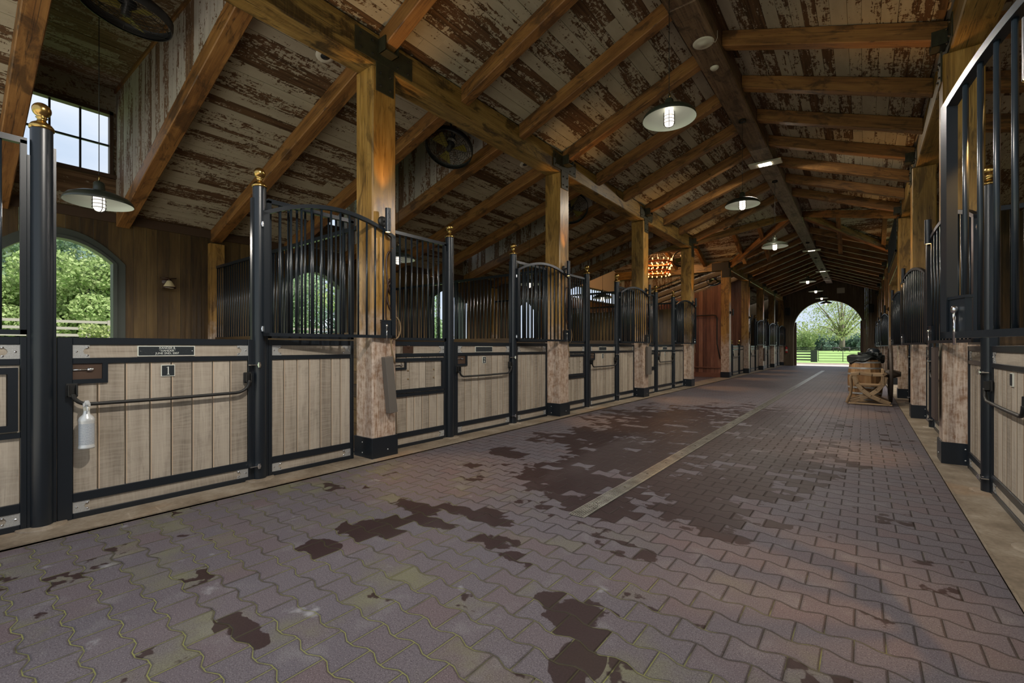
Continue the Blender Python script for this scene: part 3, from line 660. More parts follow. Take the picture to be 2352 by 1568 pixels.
# ------------------------------------------------------------------ stall fronts
# local frame: x = towards the aisle (mirrored for the right side), y along the aisle from the near face of the bay's post, z up
def rivet(mb, x, y, z, r=0.0075): mb.lathe([(r, 0), (r * 0.8, r * 0.45), (0, r * 0.6)], 8, (x, y, z), (1, 0, 0))
def corner_plate(mb, rv, x, y0, y1, z0, z1):
    """steel plate with a half-round bite towards y1"""
    sg = 1 if y1 > y0 else -1; zc = (z0 + z1) / 2; R = (z1 - z0) * 0.30
    pts = [(x, y0, z0), (x, y1, z0), (x, y1, zc - R * 1.05)]
    for k in range(7):
        a = -PI / 2 + PI * k / 6; pts.append((x, y1 - sg * math.cos(a) * R * 1.2, zc + math.sin(a) * R))
    pts += [(x, y1, zc + R * 1.05), (x, y1, z1), (x, y0, z1)]
    mb.poly(pts, (1, 0, 0), 0.004)
    for yy, z in ((y0 + sg * 0.075 * abs(y1 - y0) / .085, z1 - .018), (y0 + sg * 0.02, zc), (y0 + sg * 0.075 * abs(y1 - y0) / .085, z0 + .018)): rivet(rv, x + 0.004, yy, z)
def hboards(mb, x, y0, y1, z0, z1, n):
    w = (y1 - y0) / n
    cuts = [y0] + [y0 + w * (k + random.uniform(-.12, .12)) for k in range(1, n)] + [y1]
    for a, b in zip(cuts[:-1], cuts[1:]):
        a += .0045; b -= .0045
        mb.slab([(x, a, z0), (x, b, z0), (x, b, z1), (x, a, z1)], (-1, 0, 0), 0.03, 1)
    return cuts
def hgrooves(mb, x, cuts, z0, z1):
    for c in cuts[1:-1]:
        mb.slab([(x - .008, c + .0045, z0), (x - .001, c + .0095, z0), (x - .001, c + .0095, z1), (x - .008, c + .0045, z1)], (-1, 0.3, 0), 0.004, 1)
        mb.slab([(x + .0008, c + .0045, z0), (x + .0008, c + .0115, z0), (x + .0008, c + .0115, z1), (x + .0008, c + .0045, z1)], (-1, 0, 0), 0.002, 1)
ZTOP = 1.24
def framework(mb, y0, y1, st=0.05, rails=((0.0, 0.05), (0.125, 0.185), (1.060, 1.100), (1.190, 1.24)), sw=None):
    sw = sw or st
    mb.box(-0.04, 0.008, y0, y0 + sw, 0.012, ZTOP); mb.box(-0.04, 0.008, y1 - st, y1, 0.012, ZTOP)
    for a, b in rails: mb.box(-0.036, 0.006, y0 + sw, y1 - st, a + (0.012 if a == 0 else 0), b)
def panel_parts(r, s, y0, y1, st, n, sw=None, far=False, plates=(1, 1)):
    sw = sw or st
    mb = MB(s); framework(mb, y0, y1, st, sw=sw); mb.build('frame', M['steel'], r, bevel=0 if far else 0.003)
    mb = MB(s); cuts = hboards(mb, -0.006, y0 + sw, y1 - st, 0.185, 1.06, n); p = mb.build('vertical_boards', M['door_boards'], r)
    mb = MB(s); hgrooves(mb, -0.006, cuts, 0.185, 1.06); mb.build('board_edges', M['fresh_edge'], p)
    for nm, a, b in (('top_board', 1.10, 1.19), ('bottom_board', 0.05, 0.125)):
        mb = MB(s); mb.slab([(-0.006, y0 + sw, a), (-0.006, y1 - st, a), (-0.006, y1 - st, b), (-0.006, y0 + sw, b)], (-1, 0, 0), 0.03); mb.build(nm, M['door_boards'], r)
    for a, b in ((1.10, 1.19), (0.05, 0.125)):
        for e in (0, 1):
            if not plates[e]: continue
            mb, rv = MB(s), MB(s); w = 0.085 if not far else 0.08
            if e == 0: corner_plate(mb, rv, -0.005, y0 + sw, y0 + sw + w, a, b)
            else: corner_plate(mb, rv, -0.005, y1 - st, y1 - st - w, a, b)
            p = mb.build('corner_plate', M['zinc'], r)
            if not far: rv.build('rivets', M['chrome'], p)
def grille(r, s, y0, y1, z0, z1, far, arch=0.0, nb=None, x=-0.015, fw=0.035, box=True):
    """barred grille; the top may be arched"""
    L = y1 - y0; nb = nb or max(3, int(round(L / 0.088)) - 1)
    def zt(y): 
        t = (y - y0) / L * 2 - 1; return z1 + arch * (1 - t * t)
    mb = MB(s)
    mb.box(x - .02, x + .02, y0, y0 + fw, z0, zt(y0 + fw / 2)); mb.box(x - .02, x + .02, y1 - fw, y1, z0, zt(y1 - fw / 2)); mb.box(x - .02, x + .02, y0, y1, z0, z0 + 0.030)
    N = 16 if arch else 1
    for k in range(N):
        a, b = y0 + L * k / N, y0 + L * (k + 1) / N
        mb.slab([(x - .02, a, zt(a) - .022), (x - .02, b, zt(b) - .022), (x - .02, b, zt(b) + .016), (x - .02, a, zt(a) + .016)], (1, 0, 0), 0.04)
    mb.build('grille_frame', M['steel'], r)
    allb = MB(s)
    for k in range(nb):
        yb = y0 + fw + (L - 2 * fw) * (k + 1) / (nb + 1); m_ = allb if far else MB(s)
        m_.tube([(x, yb, z0 + .02), (x, yb, zt(yb) - .01)], 0.0105, 8 if not far else 6)
        if not far: m_.build('bar', M['tube'], r)
    if far: allb.build('bars', M['tube'], r)

def digit_mesh(ch, h, side, off):
    """engraved numerals, drawn as serif outlines; local plane y (reading direction) z"""
    sg = 1 if side > 0 else -1; mb = MB(1)
    def P(pts): mb.poly([(off, sg * (a - 0.5) * h * 0.62, b * h) for a, b in pts], (1, 0, 0), 0.0015)
    if ch == '1':
        P([(0.42, 0.04), (0.58, 0.04), (0.58, 0.98), (0.50, 0.98), (0.42, 0.90)]); P([(0.28, 0), (0.74, 0), (0.74, 0.05), (0.28, 0.05)]); P([(0.24, 0.86), (0.44, 0.92), (0.5, 0.98), (0.24, 0.90)])
    elif ch == '2':
        pts = []
        for k in range(9): a = PI - PI * 1.15 * k / 8; pts.append((0.48 + 0.30 * math.cos(a), 0.72 + 0.26 * math.sin(a)))
        inn = [(0.48 + (x - 0.48) * 0.62, 0.72 + (z - 0.72) * 0.76) for x, z in pts]
        for k in range(8): P([pts[k], pts[k + 1], inn[k + 1], inn[k]])
        P([pts[8], (0.36, 0.12), (0.22, 0.12), inn[8]]); P([(0.18, 0), (0.80, 0), (0.84, 0.20), (0.78, 0.20), (0.74, 0.12), (0.18, 0.12)])
    else: return None
    return mb
def text_mesh(body, size):
    cu = bpy.data.curves.new('lettering', 'FONT'); cu.body = body; cu.size = size; cu.align_x = 'CENTER'; cu.extrude = 0.0004; cu.space_line = 0.95
    o = bpy.data.objects.new('lettering', cu); C.objects.link(o)
    bpy.context.view_layer.update(); me = bpy.data.meshes.new_from_object(o.evaluated_get(bpy.context.evaluated_depsgraph_get()))
    bpy.data.objects.remove(o); bpy.data.curves.remove(cu); return me

def name_plate(r, s, yc, zc, w, h, lines, name='name_plate'):
    mb = MB(s); mb.box(-0.006, 0.002, yc - w / 2, yc + w / 2, zc - h / 2, zc + h / 2); p = mb.build(name, M['frame_white'], r)
    mb = MB(s); e = 0.006; mb.box(0.001, 0.0035, yc - w / 2 + e, yc + w / 2 - e, zc - h / 2 + e, zc + h / 2 - e); mb.build('plate_face', M['plate_black'], p)
    mb = MB(s)
    for a in (-1, 1): rivet(mb, 0.0035, yc + a * (w / 2 - 0.018), zc, 0.004)
    mb.build('plate_screws', M['chrome'], p)
    if lines:
        me = text_mesh(lines, h * 0.27); me.materials.clear(); me.materials.append(M['letter'])
        me.transform(Matrix(((0, 0, s * 1.0, s * 0.004), (s * 1.0, 0, 0, yc), (0, 1.0, 0, zc + h * 0.20), (0, 0, 0, 1))))
        o = bpy.data.objects.new('lettering', me); C.objects.link(o); o.parent = p
def stall_door(side, y0, off, num, lab, grp, far=False, lines=None, plates=True):
    s = 1 if side == 'left' else -1; X = XDL if side == 'left' else XDR
    r = root('stall_door', (X, y0, 0), lab, 'stall door', grp); r.scale.z = 1.0 if s > 0 else 0.955
    a, b = 0.0, 1.22
    panel_parts(r, s, a, b, 0.045, 8, sw=0.075, far=far)
    # latch housing, upper corner on the closing side
    mb = MB(s); mb.box(-0.03, 0.008, 0.075, 0.255, 0.925, 0.955); mb.box(-0.03, 0.008, 0.225, 0.255, 0.955, 1.065)
    mb.build('latch_frame', M['steel'], r)
    mb = MB(s); mb.box(-0.009, -0.004, 0.075, 0.225, 0.955, 1.06); mb.build('latch_recess', M['window_wood'], r)
    mb = MB(s); mb.tube([(0.0, 0.075, 1.02), (0.0, 0.15, 1.02)], 0.006); mb.lathe([(0, -.02), (0.012, -.016), (0.014, 0), (0.012, .012), (0, .02)], 12, (0.0, 0.165, 1.02), (0, 1, 0))
    mb.build('latch_handle', M['chrome'], r)
    # bent yoke bar
    for yy, zz in ((0.070, 0.885), (1.165, 0.912)):
        mb = MB(s); mb.box(0.004, 0.018, yy - .03, yy + .03, zz - .045, zz + .045); mb.box(0.018, 0.05, yy - .024, yy - .016, zz - .045, zz + .035); mb.box(0.018, 0.05, yy + .016, yy + .024, zz - .045, zz + .035); mb.box(0.018, 0.05, yy - .024, yy + .024, zz - .045, zz - .032)
        mb.build('bar_bracket', M['iron'], r, bevel=0 if far else 0.003)
    pts = [(0.045, 0.072, 0.86)]
    for k in range(7): t = PI / 2 * k / 6; pts.append((0.045, 0.155 - 0.083 * math.cos(t), 0.858 - 0.072 * math.sin(t)))
    pts += [(0.045, 0.6, 0.784), (0.045, 1.06, 0.790)]
    for k in range(1, 7): t = PI / 2 * k / 6; pts.append((0.045, 1.06 + 0.105 * math.sin(t), 0.875 - 0.085 * math.cos(t)))
    pts.append((0.045, 1.165, 0.89))
    mb = MB(s); mb.tube(pts, 0.0125, 10); mb.build('door_bar', M['iron'], r)
    if plates:
        if s > 0: name_plate(r, s, 0.60, 1.145, 0.36 if not far else 0.34, 0.078, lines)
        w, h = (0.088, 0.088) if num == '1' else (0.07, 0.095); zc = 0.995
        mb = MB(s); mb.box(-0.006, 0.002, 0.605 - w / 2, 0.605 + w / 2, zc - h / 2, zc + h / 2); p = mb.build('number_plate', M['frame_white'], r)
        mb = MB(s); mb.box(0.001, 0.0035, 0.605 - w / 2 + .005, 0.605 + w / 2 - .005, zc - h / 2 + .005, zc + h / 2 - .005); mb.build('number_plate_face', M['plate_black'], p)
        d = digit_mesh(num, 0.062, s, 0.0035)
        if d:
            if s < 0: d.v = [(-x_, y_, z_) for x_, y_, z_ in d.v]; d.f = [f_[::-1] for f_ in d.f]; d.uv = [u_[::-1] for u_ in d.uv]
            d.build('number', M['letter'], p, (0, 0.605, zc - 0.031))
        elif num:
            me = text_mesh(num, 0.075); me.materials.clear(); me.materials.append(M['letter'])
            me.transform(Matrix(((0, 0, s * 1.0, s * 0.004), (s * 1.0, 0, 0, 0.605), (0, 1.0, 0, zc - 0.025), (0, 0, 0, 1))))
            o = bpy.data.objects.new('number', me); C.objects.link(o); o.parent = p
    return r
def round_post(side, y, lab, grp, hinge=False, low=False, far=False):
    s = 1 if side == 'left' else -1; X = XDL if side == 'left' else XDR
    r = root('round_post', (X, y, 0), lab, 'post', grp); r.scale.z = 1.0 if s > 0 else 0.955; H = 2.585 if not low else 1.30; n = 24 if not far else 12
    mb = MB(s); mb.lathe([(0.054, 0.0), (0.054, H)], n); mb.build('shaft', M['steel'], r)
    mb = MB(s); mb.lathe([(0.0, 0.021), (0.115, 0.021), (0.12, 0.017), (0.12, 0.0)], n, (0, 0, 0.001)); mb.build('base_plate', M['concrete'], r)
    mb = MB(s); mb.lathe([(0.0, H - .002), (0.060, H - .002), (0.061, H + .012), (0.058, H + .020), (0.048, H + .034), (0.040, H + .040), (0.026, H + .050), (0.021, H + .060), (0.023, H + .070), (0.030, H + .076), (0.024, H + .082)] + [(0.047 * math.sin(PI * (k / 12)) + (0.0 if k else 0), H + .126 - 0.047 * math.cos(PI * k / 12)) for k in range(2, 13)], n)
    mb.build('finial', M['brass'], r)
    for w in (-1, 1):
        if low: break
        mb = MB(s); mb.box(-0.03, 0.012, w * 0.052, w * 0.066, 0.012, 2.40 if (w > 0) == hinge else 2.48); mb.build('side_flange', M['steel'], r)
    if hinge and not low:
        zs = (0.10 + .04, 1.02, 1.335, 2.25) 
        for z in zs:
            mb = MB(s); mb.lathe([(0.0, -.022), (0.011, -.022), (0.011, -.010), (0.016, -.010), (0.016, .010), (0.011, .010), (0.011, .022), (0, .022)], 10, (0.066, -0.03 if z < 1.2 else 0.0, z), (0, 0, 1), False)
            mb.box(0.03, 0.066, -0.036 if z < 1.2 else -.006, -0.024 if z < 1.2 else .006, z - .008, z + .008); mb.box(0.02, 0.064, -0.10, -0.03, z - .004, z + .004) if z < 1.2 else None
            mb.build('hinge', M['chrome'], r)
    return r
def side_panel(side, y0, kind, lab, grp, far=False, gr=True):
    """kind 'feed' (with the small feeding door) or 'plain'"""
    s = 1 if side == 'left' else -1; X = XDL if side == 'left' else XDR
    L = 0.915 if kind == 'feed' else 0.86
    r = root('boarded_partition', (X, y0, 0), lab, 'stall panel', grp); r.scale.z = 1.0 if s > 0 else 0.955
    if kind == 'plain': panel_parts(r, s, 0.0, L, 0.035, 7, far=far)
    else:
        panel_parts(r, s, 0.0, L, 0.030, 7, far=far, plates=(0, 1))
        mb = MB(s); mb.box(-0.02, 0.012, 0.03, L - .03, 0.60, 0.635); mb.build('middle_rail', M['steel'], r)
        mb = MB(s)
        for a, b, c, d in ((.04, L - .04, .645, .685), (.04, L - .04, 1.005, 1.045), (.04, .085, .685, 1.005), (L - .085, L - .04, .685, 1.005), (.085, .27, .915, .940), (.245, .27, .94, 1.005)): mb.box(-0.01, 0.022, a, b, c, d)
        p = mb.build('feed_door', M['steel'], r)
        mb = MB(s); hboards(mb, 0.006, 0.085, L - .085, 0.685, 1.005, 6); mb.build('feed_door_boards', M['door_boards'], p)
        mb = MB(s); mb.tube([(0.014, .10, .968), (0.014, .19, .968)], 0.006); mb.lathe([(0, -.02), (0.012, -.012), (0.013, 0.006), (0, .02)], 10, (0.014, .2, .968), (0, 1, 0)); mb.build('feed_door_latch', M['chrome'], p)
        mb = MB(s)
        for yy in (.30, .70):
            for z in (.80, .90): rivet(mb, 0.008, yy, z, 0.012)
        mb.build('feed_door_studs', M['rope'], p)
    if gr: grille(r, s, 0.0, L, ZTOP + 0.015, 2.49, far, fw=0.03)
    return r
def open_grille(side, y, dy, dx, lab, grp, far=False):
    """upper door, swung open past the panel; hinge at y, free end dy further and dx towards the aisle"""
    s = 1 if side == 'left' else -1; X = (XDL if side == 'left' else XDR) + s * 0.075
    r = root('upper_grille_door', (X, y, 0), lab, 'stall door', grp); r.scale.z = 1.0 if s > 0 else 0.955
    L = math.hypot(dx, dy); r.rotation_euler.z = -s * math.atan2(dx, dy)
    grille(r, s, 0.0, L, 1.27, 2.345, far, arch=0.17, nb=12, x=0.0, fw=0.045)
    mb = MB(s); mb.box(-0.012, 0.012, L - 0.16, L - 0.05, 1.295, 1.45); mb.box(-.016, .016, L - .165, L - .045, 1.447, 1.46); mb.build('latch_box', M['steel'], r)
    mb = MB(s); mb.lathe([(0, -.018), (0.012, -.014), (0.014, 0), (0.011, .012), (0, .018)], 12, (0.02, L - .105, 1.40)); mb.tube([(0.02, L - .105, 1.24), (0.02, L - .105, 1.385)], 0.006); mb.build('latch_bolt', M['chrome'], r)
    return r
def divider(side, y, lab, grp, far=False):
    s = 1 if side == 'left' else -1; X = XL if side == 'left' else XR
    r = root('stall_divider', (X, y, 0), lab, 'partition', grp)
    mb = MB(s); z = 0.03
    while z < 1.20:
        mb.box(-DW + 0.02, -0.31, -0.03, 0.03, z, z + 0.142); z += 0.146
    mb.build('lower_boards', M['stain'], r)
    mb = MB(s); mb.box(-DW + .02, -.31, -.025, .025, 1.20, 1.26); mb.box(-DW + .02, -.31, -.02, .02, 2.50, 2.545)
    for x in (-DW + .02, -2.6, -.35): mb.box(x, x + .04, -.02, .02, 1.2, 2.52)
    mb.build('grille_frame', M['steel'], r)
    allb = MB(s); n = 48
    for k in range(n): 
        x = -DW + .06 + (DW - .42) * (k + .5) / n; m_ = allb if far else MB(s)
        m_.tube([(x, 0, 1.25), (x, 0, 2.51)], 0.0105, 6)
        if not far: m_.build('bar', M['tube'], r)
    if far: allb.build('bars', M['tube'], r)
    return r

swing = {0: (1.27, 0.17), 1: (1.27, 0.17), 2: (1.27, 0.16), 3: (1.26, 0.18)}
def bay(side, y0, idx, word, far, door_num, lines=None, low=False, feed=True, dx=None):
    sd = 'left' if side == 'left' else 'right'
    sec = 'before the crossing' if idx < 4 else 'past the crossing'
    w = '%s stall on the %s' % (word, sd)
    if low:
        a = [side_panel(side, y0 + 0.31, 'plain', 'low pale panel of the wash stall next to the post past the crossing, nearer one', 'wash stall panels', True, gr=False),
             side_panel(side, y0 + 2.68, 'plain', 'low pale panel of the wash stall past the crossing, farther one', 'wash stall panels', True, gr=False)]
        stall_door(side, y0 + 1.36, 0, '', 'low gate of the wash stall past the crossing on the %s' % sd, None, True, plates=False)
        round_post(side, y0 + 1.29, 'short brass topped post beside the wash stall gate, nearer one', 'wash stall posts', low=True, far=True)
        round_post(side, y0 + 2.63, 'short brass topped post beside the wash stall gate, farther one', 'wash stall posts', low=True, far=True)
        return
    if feed: side_panel(side, y0 + 0.31, 'feed', 'barred panel with small feeding door at the %s' % w, '%s feeding panels' % sd, far)
    round_post(side, y0 + 1.29, 'round black post with brass ball, latch side of the %s' % w, '%s round posts' % sd, far=far)
    stall_door(side, y0 + 1.36, 0, door_num, 'lower door of grey boards in black steel frame, %s' % w, '%s lower stall doors' % sd, far, lines)
    round_post(side, y0 + 2.63, 'round black hinge post with brass ball at the %s' % w, '%s round posts' % sd, hinge=True, far=far)
    side_panel(side, y0 + 2.70 - (0.0), 'plain', 'boarded panel with bars above, beyond the door of the %s' % w, '%s plain panels' % sd, far)
    dy_, dx_ = swing.get(idx, (1.26, 0.2))
    if dx is not None: dx_ = dx
    open_grille(side, y0 + 2.63, dy_, dx_, 'arched black barred upper door swung open at the %s' % w, '%s arched upper doors' % sd, far)

def feed0(): side_panel('left', YP[0] + 0.31, 'feed', 'black framed feeding panel cut by the left edge of the photo', 'left feeding panels', False)
XAN = 'XANDER B.\n\u201cXANDER\u201d\nJUNE 2ND, 2007'
words = ['nearest', 'second', 'third', 'fourth']
for i in range(4): bay('left', YP[i], i, words[i], i > 1, str(i + 1), XAN if i == 0 else None)
for i in range(4): bay('right', YP[i] + OFFR, i, words[i], i > 1, '', None, dx=(0.43, 0.185, 0.21, 0.20)[i])
bay('left', YQ[0], 4, '', True, '', low=True)
for i in range(1, 4):
    bay('left', YQ[i], 4 + i, ['', 'first far', 'second far', 'third far'][i], True, '')
for i in range(0, 4): bay('right', YQ[i] + OFFR, 4 + i, ['first far', 'second far', 'third far', 'fourth far'][i], True, '')
for i in range(1, 5): divider('left', YP[i] + 0.15, 'black barred partition between stalls running back from the %s left timber post' % ORD[i - 1], 'left stall partitions', i > 2)
for i in range(1, 3): divider('right', YP[i] + OFFR + 0.15, 'dark barred partition behind the %s right timber post' % ORD[i], 'right stall partitions', True)

# boards and tack hanging on the posts
def hung_board(x, y, zc, w, h, t, tilt, mat, lab):
    mb = MB(); mb.box(-t / 2, t / 2, -w / 2, w / 2, -h / 2, h / 2); o = mb.build('hanging_board', M[mat], None, (x, y, zc), bevel=0.004); o.rotation_euler = (tilt, 0, 0)
    return tag(o, lab, 'board')
hung_board(XL + 0.05, 2.975, 0.775, 0.10, 0.60, 0.075, 0.10, 'grey_board', 'narrow grey board hanging askew on the nearest left timber post')
hung_board(XL + 0.04, YP[3] + 0.22, 0.86, 0.24, 0.66, 0.05, 0.0, 'grey_board', 'grey brown board on the third left timber post')
hung_board(XR - 0.04, YP[2] + OFFR + 0.21, 0.80, 0.30, 0.75, 0.03, 0.0, 'brown_board', 'dark brown flat panel hanging on the nearest visible right timber post')
hung_board(XL + 0.04, YQ[2] + 0.2, 0.8, 0.24, 0.66, 0.05, 0.0, 'brown_board', 'brown board on the third far left post')
def halter(x, y, lab, s=1):
    r = root('halter', (x, y, 0), lab, 'halter', 'halters hung on posts')
    mb = MB()
    def loop(cy, cz, ry, rz, rad, ph=0.0): mb.tube([(s * (0.012 + 0.012 * math.sin(a * 2 + ph)), cy + ry * math.sin(a), cz + rz * math.cos(a)) for a in [2 * PI * k / 20 for k in range(20)]], rad, 6, closed=True)
    loop(0, 1.98, 0.045, 0.22, 0.010); loop(0.02, 1.72, 0.05, 0.15, 0.010, 1); loop(-.01, 1.60, 0.035, 0.30, 0.008, 2)
    mb.build('straps', M['leather'], r)
    mb = MB(); mb.tube([(s * 0.03, 0.03 + 0.03 * math.sin(t * 7), 1.75 - t * 0.75) for t in [k / 22 for k in range(23)]], 0.009, 6)
    mb.tube([(s * 0.03, 0.05 + 0.075 * math.sin(a), 1.38 + 0.12 * math.cos(a)) for a in [2 * PI * k / 18 for k in range(18)]], 0.009, 6, closed=True); mb.build('lead_rope', M['rope'], r)
    mb = MB()
    for z in (1.86, 1.76, 1.62): mb.tube([(s * 0.028, 0.03 + 0.022 * math.sin(a), z + 0.022 * math.cos(a)) for a in [2 * PI * k / 12 for k in range(12)]], 0.004, 6, closed=True)
    mb.tube([(s * 0.0, 0, 2.20), (s * 0.05, 0, 2.20), (s * 0.055, 0, 2.23)], 0.006, 6); mb.build('buckles', M['brass'], r)
for i in range(1, 5): halter(XL + 0.012, YP[i] + 0.20, 'leather halter with lead rope hanging on the %s left timber post' % ORD[i - 1])
halter(XR - 0.012, YP[2] + OFFR + 0.2, 'leather halter with lead rope on the nearest visible right timber post', -1)
halter(XR - 0.012, YP[3] + OFFR + 0.2, 'leather halter with lead rope on the second visible right timber post', -1)
halter(XL + 0.012, YQ[1] + 0.1, 'coil of rope and halter hanging on the second far left post')

# leather tool pocket on the feeding panel
mb = MB(); mb.box(0, 0.006, -0.075, 0.075, -0.04, 0.04); mb.lathe([(0, 0.006), (0.022, 0.007), (0.03, 0.0)], 12, (0.002, 0, 0.035), (1, 0, 0)); o = mb.build('leather_tag_holder', M['leather'], None, (XDL - .004, YP[1] + 0.62, 1.145)); tag(o, 'small brown leather holder on the top board beside the nearest left timber post', 'holder')

# spray bottle hooked on the door bar
r = root('spray_bottle', (XDL + 0.075, 0.633, 0.492), 'silver white spray bottle hooked on the door bar of the nearest left stall', 'bottle')
mb = MB(); mb.lathe([(0, 0), (0.040, 0.0), (0.043, 0.006), (0.043, 0.012), (0.040, 0.020), (0.040, 0.175), (0.042, 0.185), (0.042, 0.195), (0.036, 0.212), (0.020, 0.228), (0.0165, 0.245), (0.0155, 0.262), (0.0, 0.262)], 24); mb.build('bottle_body', M['bottle'], r)
mb = MB(); mb.lathe([(0.0405, 0.028), (0.0405, 0.168)], 24); mb.build('bottle_label', M['bottle_label'], r)
mb = MB(); mb.lathe([(0.0165, 0.255), (0.0175, 0.258), (0.0175, 0.278), (0.013, 0.282)], 16); mb.build('collar', M['plastic'], r)
mb = MB(); mb.box(-0.014, 0.014, -0.018, 0.018, 0.280, 0.305); mb.slab([(-.012, -.014, .305), (-.012, .016, .305), (-.012, .010, .322), (-.012, -.008, .322)], (1, 0, 0), 0.024); mb.box(0.012, 0.045, -.008, .008, .296, .312); mb.tube([(0.012, 0, .290), (0.030, 0, .275), (0.034, 0, .250)], [0.005, 0.006, 0.004], 8); mb.build('trigger_head', M['bottle'], r, bevel=0.003)

# ------------------------------------------------------------------ left outer wall with arched windows
def arch_z(y, yc, hw, zs, zt): 
    t = (y - yc) / hw; return zs + (zt - zs) * (1 - t * t) if abs(t) < 1 else -1
def window_left(i, yc, X, s):
    hw, z0, zs, zt = 0.60, 0.95, 2.40, 2.72
    r = root('window_%d' % i, (X, yc, 0), 'arched stall window', 'window'); del r['category']; del r['label']; r['kind'] = 'structure'
    def ring(h2, top, bot): 
        p = [(-h2, bot)] + [(h2 * (-1 + 2 * k / 16), zs + (top - zs) * (1 - (-1 + 2 * k / 16) ** 2)) for k in range(17)] + [(h2, bot)]
        return p
    def band(p, q, x0, t, mat, name):
        mb = MB(s)
        for k in range(len(p) - 1): mb.slab([(x0, p[k][0], p[k][1]), (x0, p[k + 1][0], p[k + 1][1]), (x0, q[k + 1][0], q[k + 1][1]), (x0, q[k][0], q[k][1])], (-1, 0, 0), t)
        o = mb.build(name, M[mat], r); o['kind'] = 'structure'
    band(ring(hw, zt, z0), ring(hw + .10, zt + .10, z0 - .1), 0.02, 0.06, 'window_frame', 'window_casing')
    band(ring(hw - .045, zt - .045, z0), ring(hw + .002, zt + .002, z0 - .02), 0.045, 0.18, 'window_frame', 'window_frame')
    mb = MB(s); mb.box(-.16, .06, -hw - .1, hw + .1, z0 - .1, z0); o = mb.build('window_sill', M['window_frame'], r); o['kind'] = 'structure'
wy = [YP[i] + 1.92 for i in range(4)]
def outer_wall(side):
    s = 1 if side == 'left' else -1; X = XWL if side == 'left' else XWR; off = 0 if side == 'left' else OFFR
    wins = [w + off for w in ([-2.6] + wy)] + ([] if side == 'left' else [])
    cl = [(YP[i] + .15 + BAY / 3 + .11, YP[i] + .15 + 2 * BAY / 3 - .11) for i in range(4)] if side == 'left' else []
    for nm, ya, yb in (('near', Y0, YC0), ('far', YC1, YEND)):
        mb = MB(); y = ya; ztop = zside(DW) + RD + .02
        while y < yb - .001:
            y2 = min(y + 0.145 * random.uniform(.9, 1.1), yb)
            segs = None
            for wc in wins:
                if y2 > wc - 0.64 and y < wc + 0.64:
                    e0, e1 = max(min(y, wc + .62), wc - .62), max(min(y2, wc + .62), wc - .62)
                    a0 = 2.40 + .34 * (1 - ((e0 - wc) / .62) ** 2); a1 = 2.40 + .34 * (1 - ((e1 - wc) / .62) ** 2)
                    segs = [((0, 0), (.93, .93)), ((a0, a1), (ztop, ztop))]
            for (b0, b1), (t0, t1) in (segs or [((0, 0), (ztop, ztop))]):
                mb.slab([(X, y, b0), (X, y2 - .003, b1), (X, y2 - .003, t1), (X, y, t0)], (-s, 0, 0), 0.03, 1)
            y = y2
        struct(mb.build('wall_%s_%s' % (side, nm), M['stain']))
        mb = MB(); mb.box(X - s * .01, X + s * .03, ya, yb, zside(DW) + RD - .13, zside(DW) + RD); struct(mb.build('trim_%d' % (3 if side == 'left' else 4), M['window_wood']))
    for i, w in enumerate(wins): window_left(i + 1 + (0 if side == 'left' else 5), w, X, s)
    if side == 'left':
        # dormer faces: boards below and around each clerestory window
        for i, (a, b) in enumerate(cl):
            z0, z1, zb, zt = 3.70, 4.57, zside(DW) + RD - .02, 4.99
            mb = MB()
            for (ya, yb, za, zc) in ((a - .06, b + .06, zb, z0 - .05), (a - .06, b + .06, z1 + .05, zt)): boards(mb, (X, ya, za), (0, 1, 0), (0, 0, 1), (-1, 0, 0), yb - ya, zc - za, 0.2, 0.03)
            for (ya, yb) in ((a - .06, a - .01), (b + .01, b + .06)): mb.box(X - .03, X, ya, yb, z0 - .05, z1 + .05)
            struct(mb.build('wall_dormer_face_%d' % (i + 1), M['deck_brown']))
            r = root('window_%d' % (11 + i), (X, (a + b) / 2, 0), '', 'window'); del r['category']; r['kind'] = 'structure'
            h = (b - a) / 2
            mb = MB(); mb.box(-.08, .03, -h, -h + .04, z0 - .05, z1 + .05); mb.box(-.08, .03, h - .04, h, z0 - .05, z1 + .05); mb.box(-.08, .03, -h, h, z1, z1 + .05); mb.box(-.08, .05, -h - .04, h + .04, z0 - .05, z0); o = mb.build('window_frame', M['window_wood'], r); o['kind'] = 'structure'
            mb = MB()
            for k in (1, 2): yy = -h + .04 + (2 * h - .08) * k / 3; mb.box(-.05, -.02, yy - .011, yy + .011, z0, z1)
            mb.box(-.05, -.02, -h, h, 4.12, 4.145); o = mb.build('window_muntins', M['muntin'], r); o['kind'] = 'structure'
    # pilasters at the wall
    for k, y in enumerate(YP):
        mb = MB(s); mb.box(0.0, 0.09, -.11, .11, 0, zside(DW) - .02)
        tag(mb.build('wall_post', M['timber'], None, (X, y + off + .15, 0)), 'reddish timber upright against the %s outer wall, %s from the camera' % (side, ORD[k]), 'post', '%s outer wall uprights' % side)
outer_wall('left'); outer_wall('right')

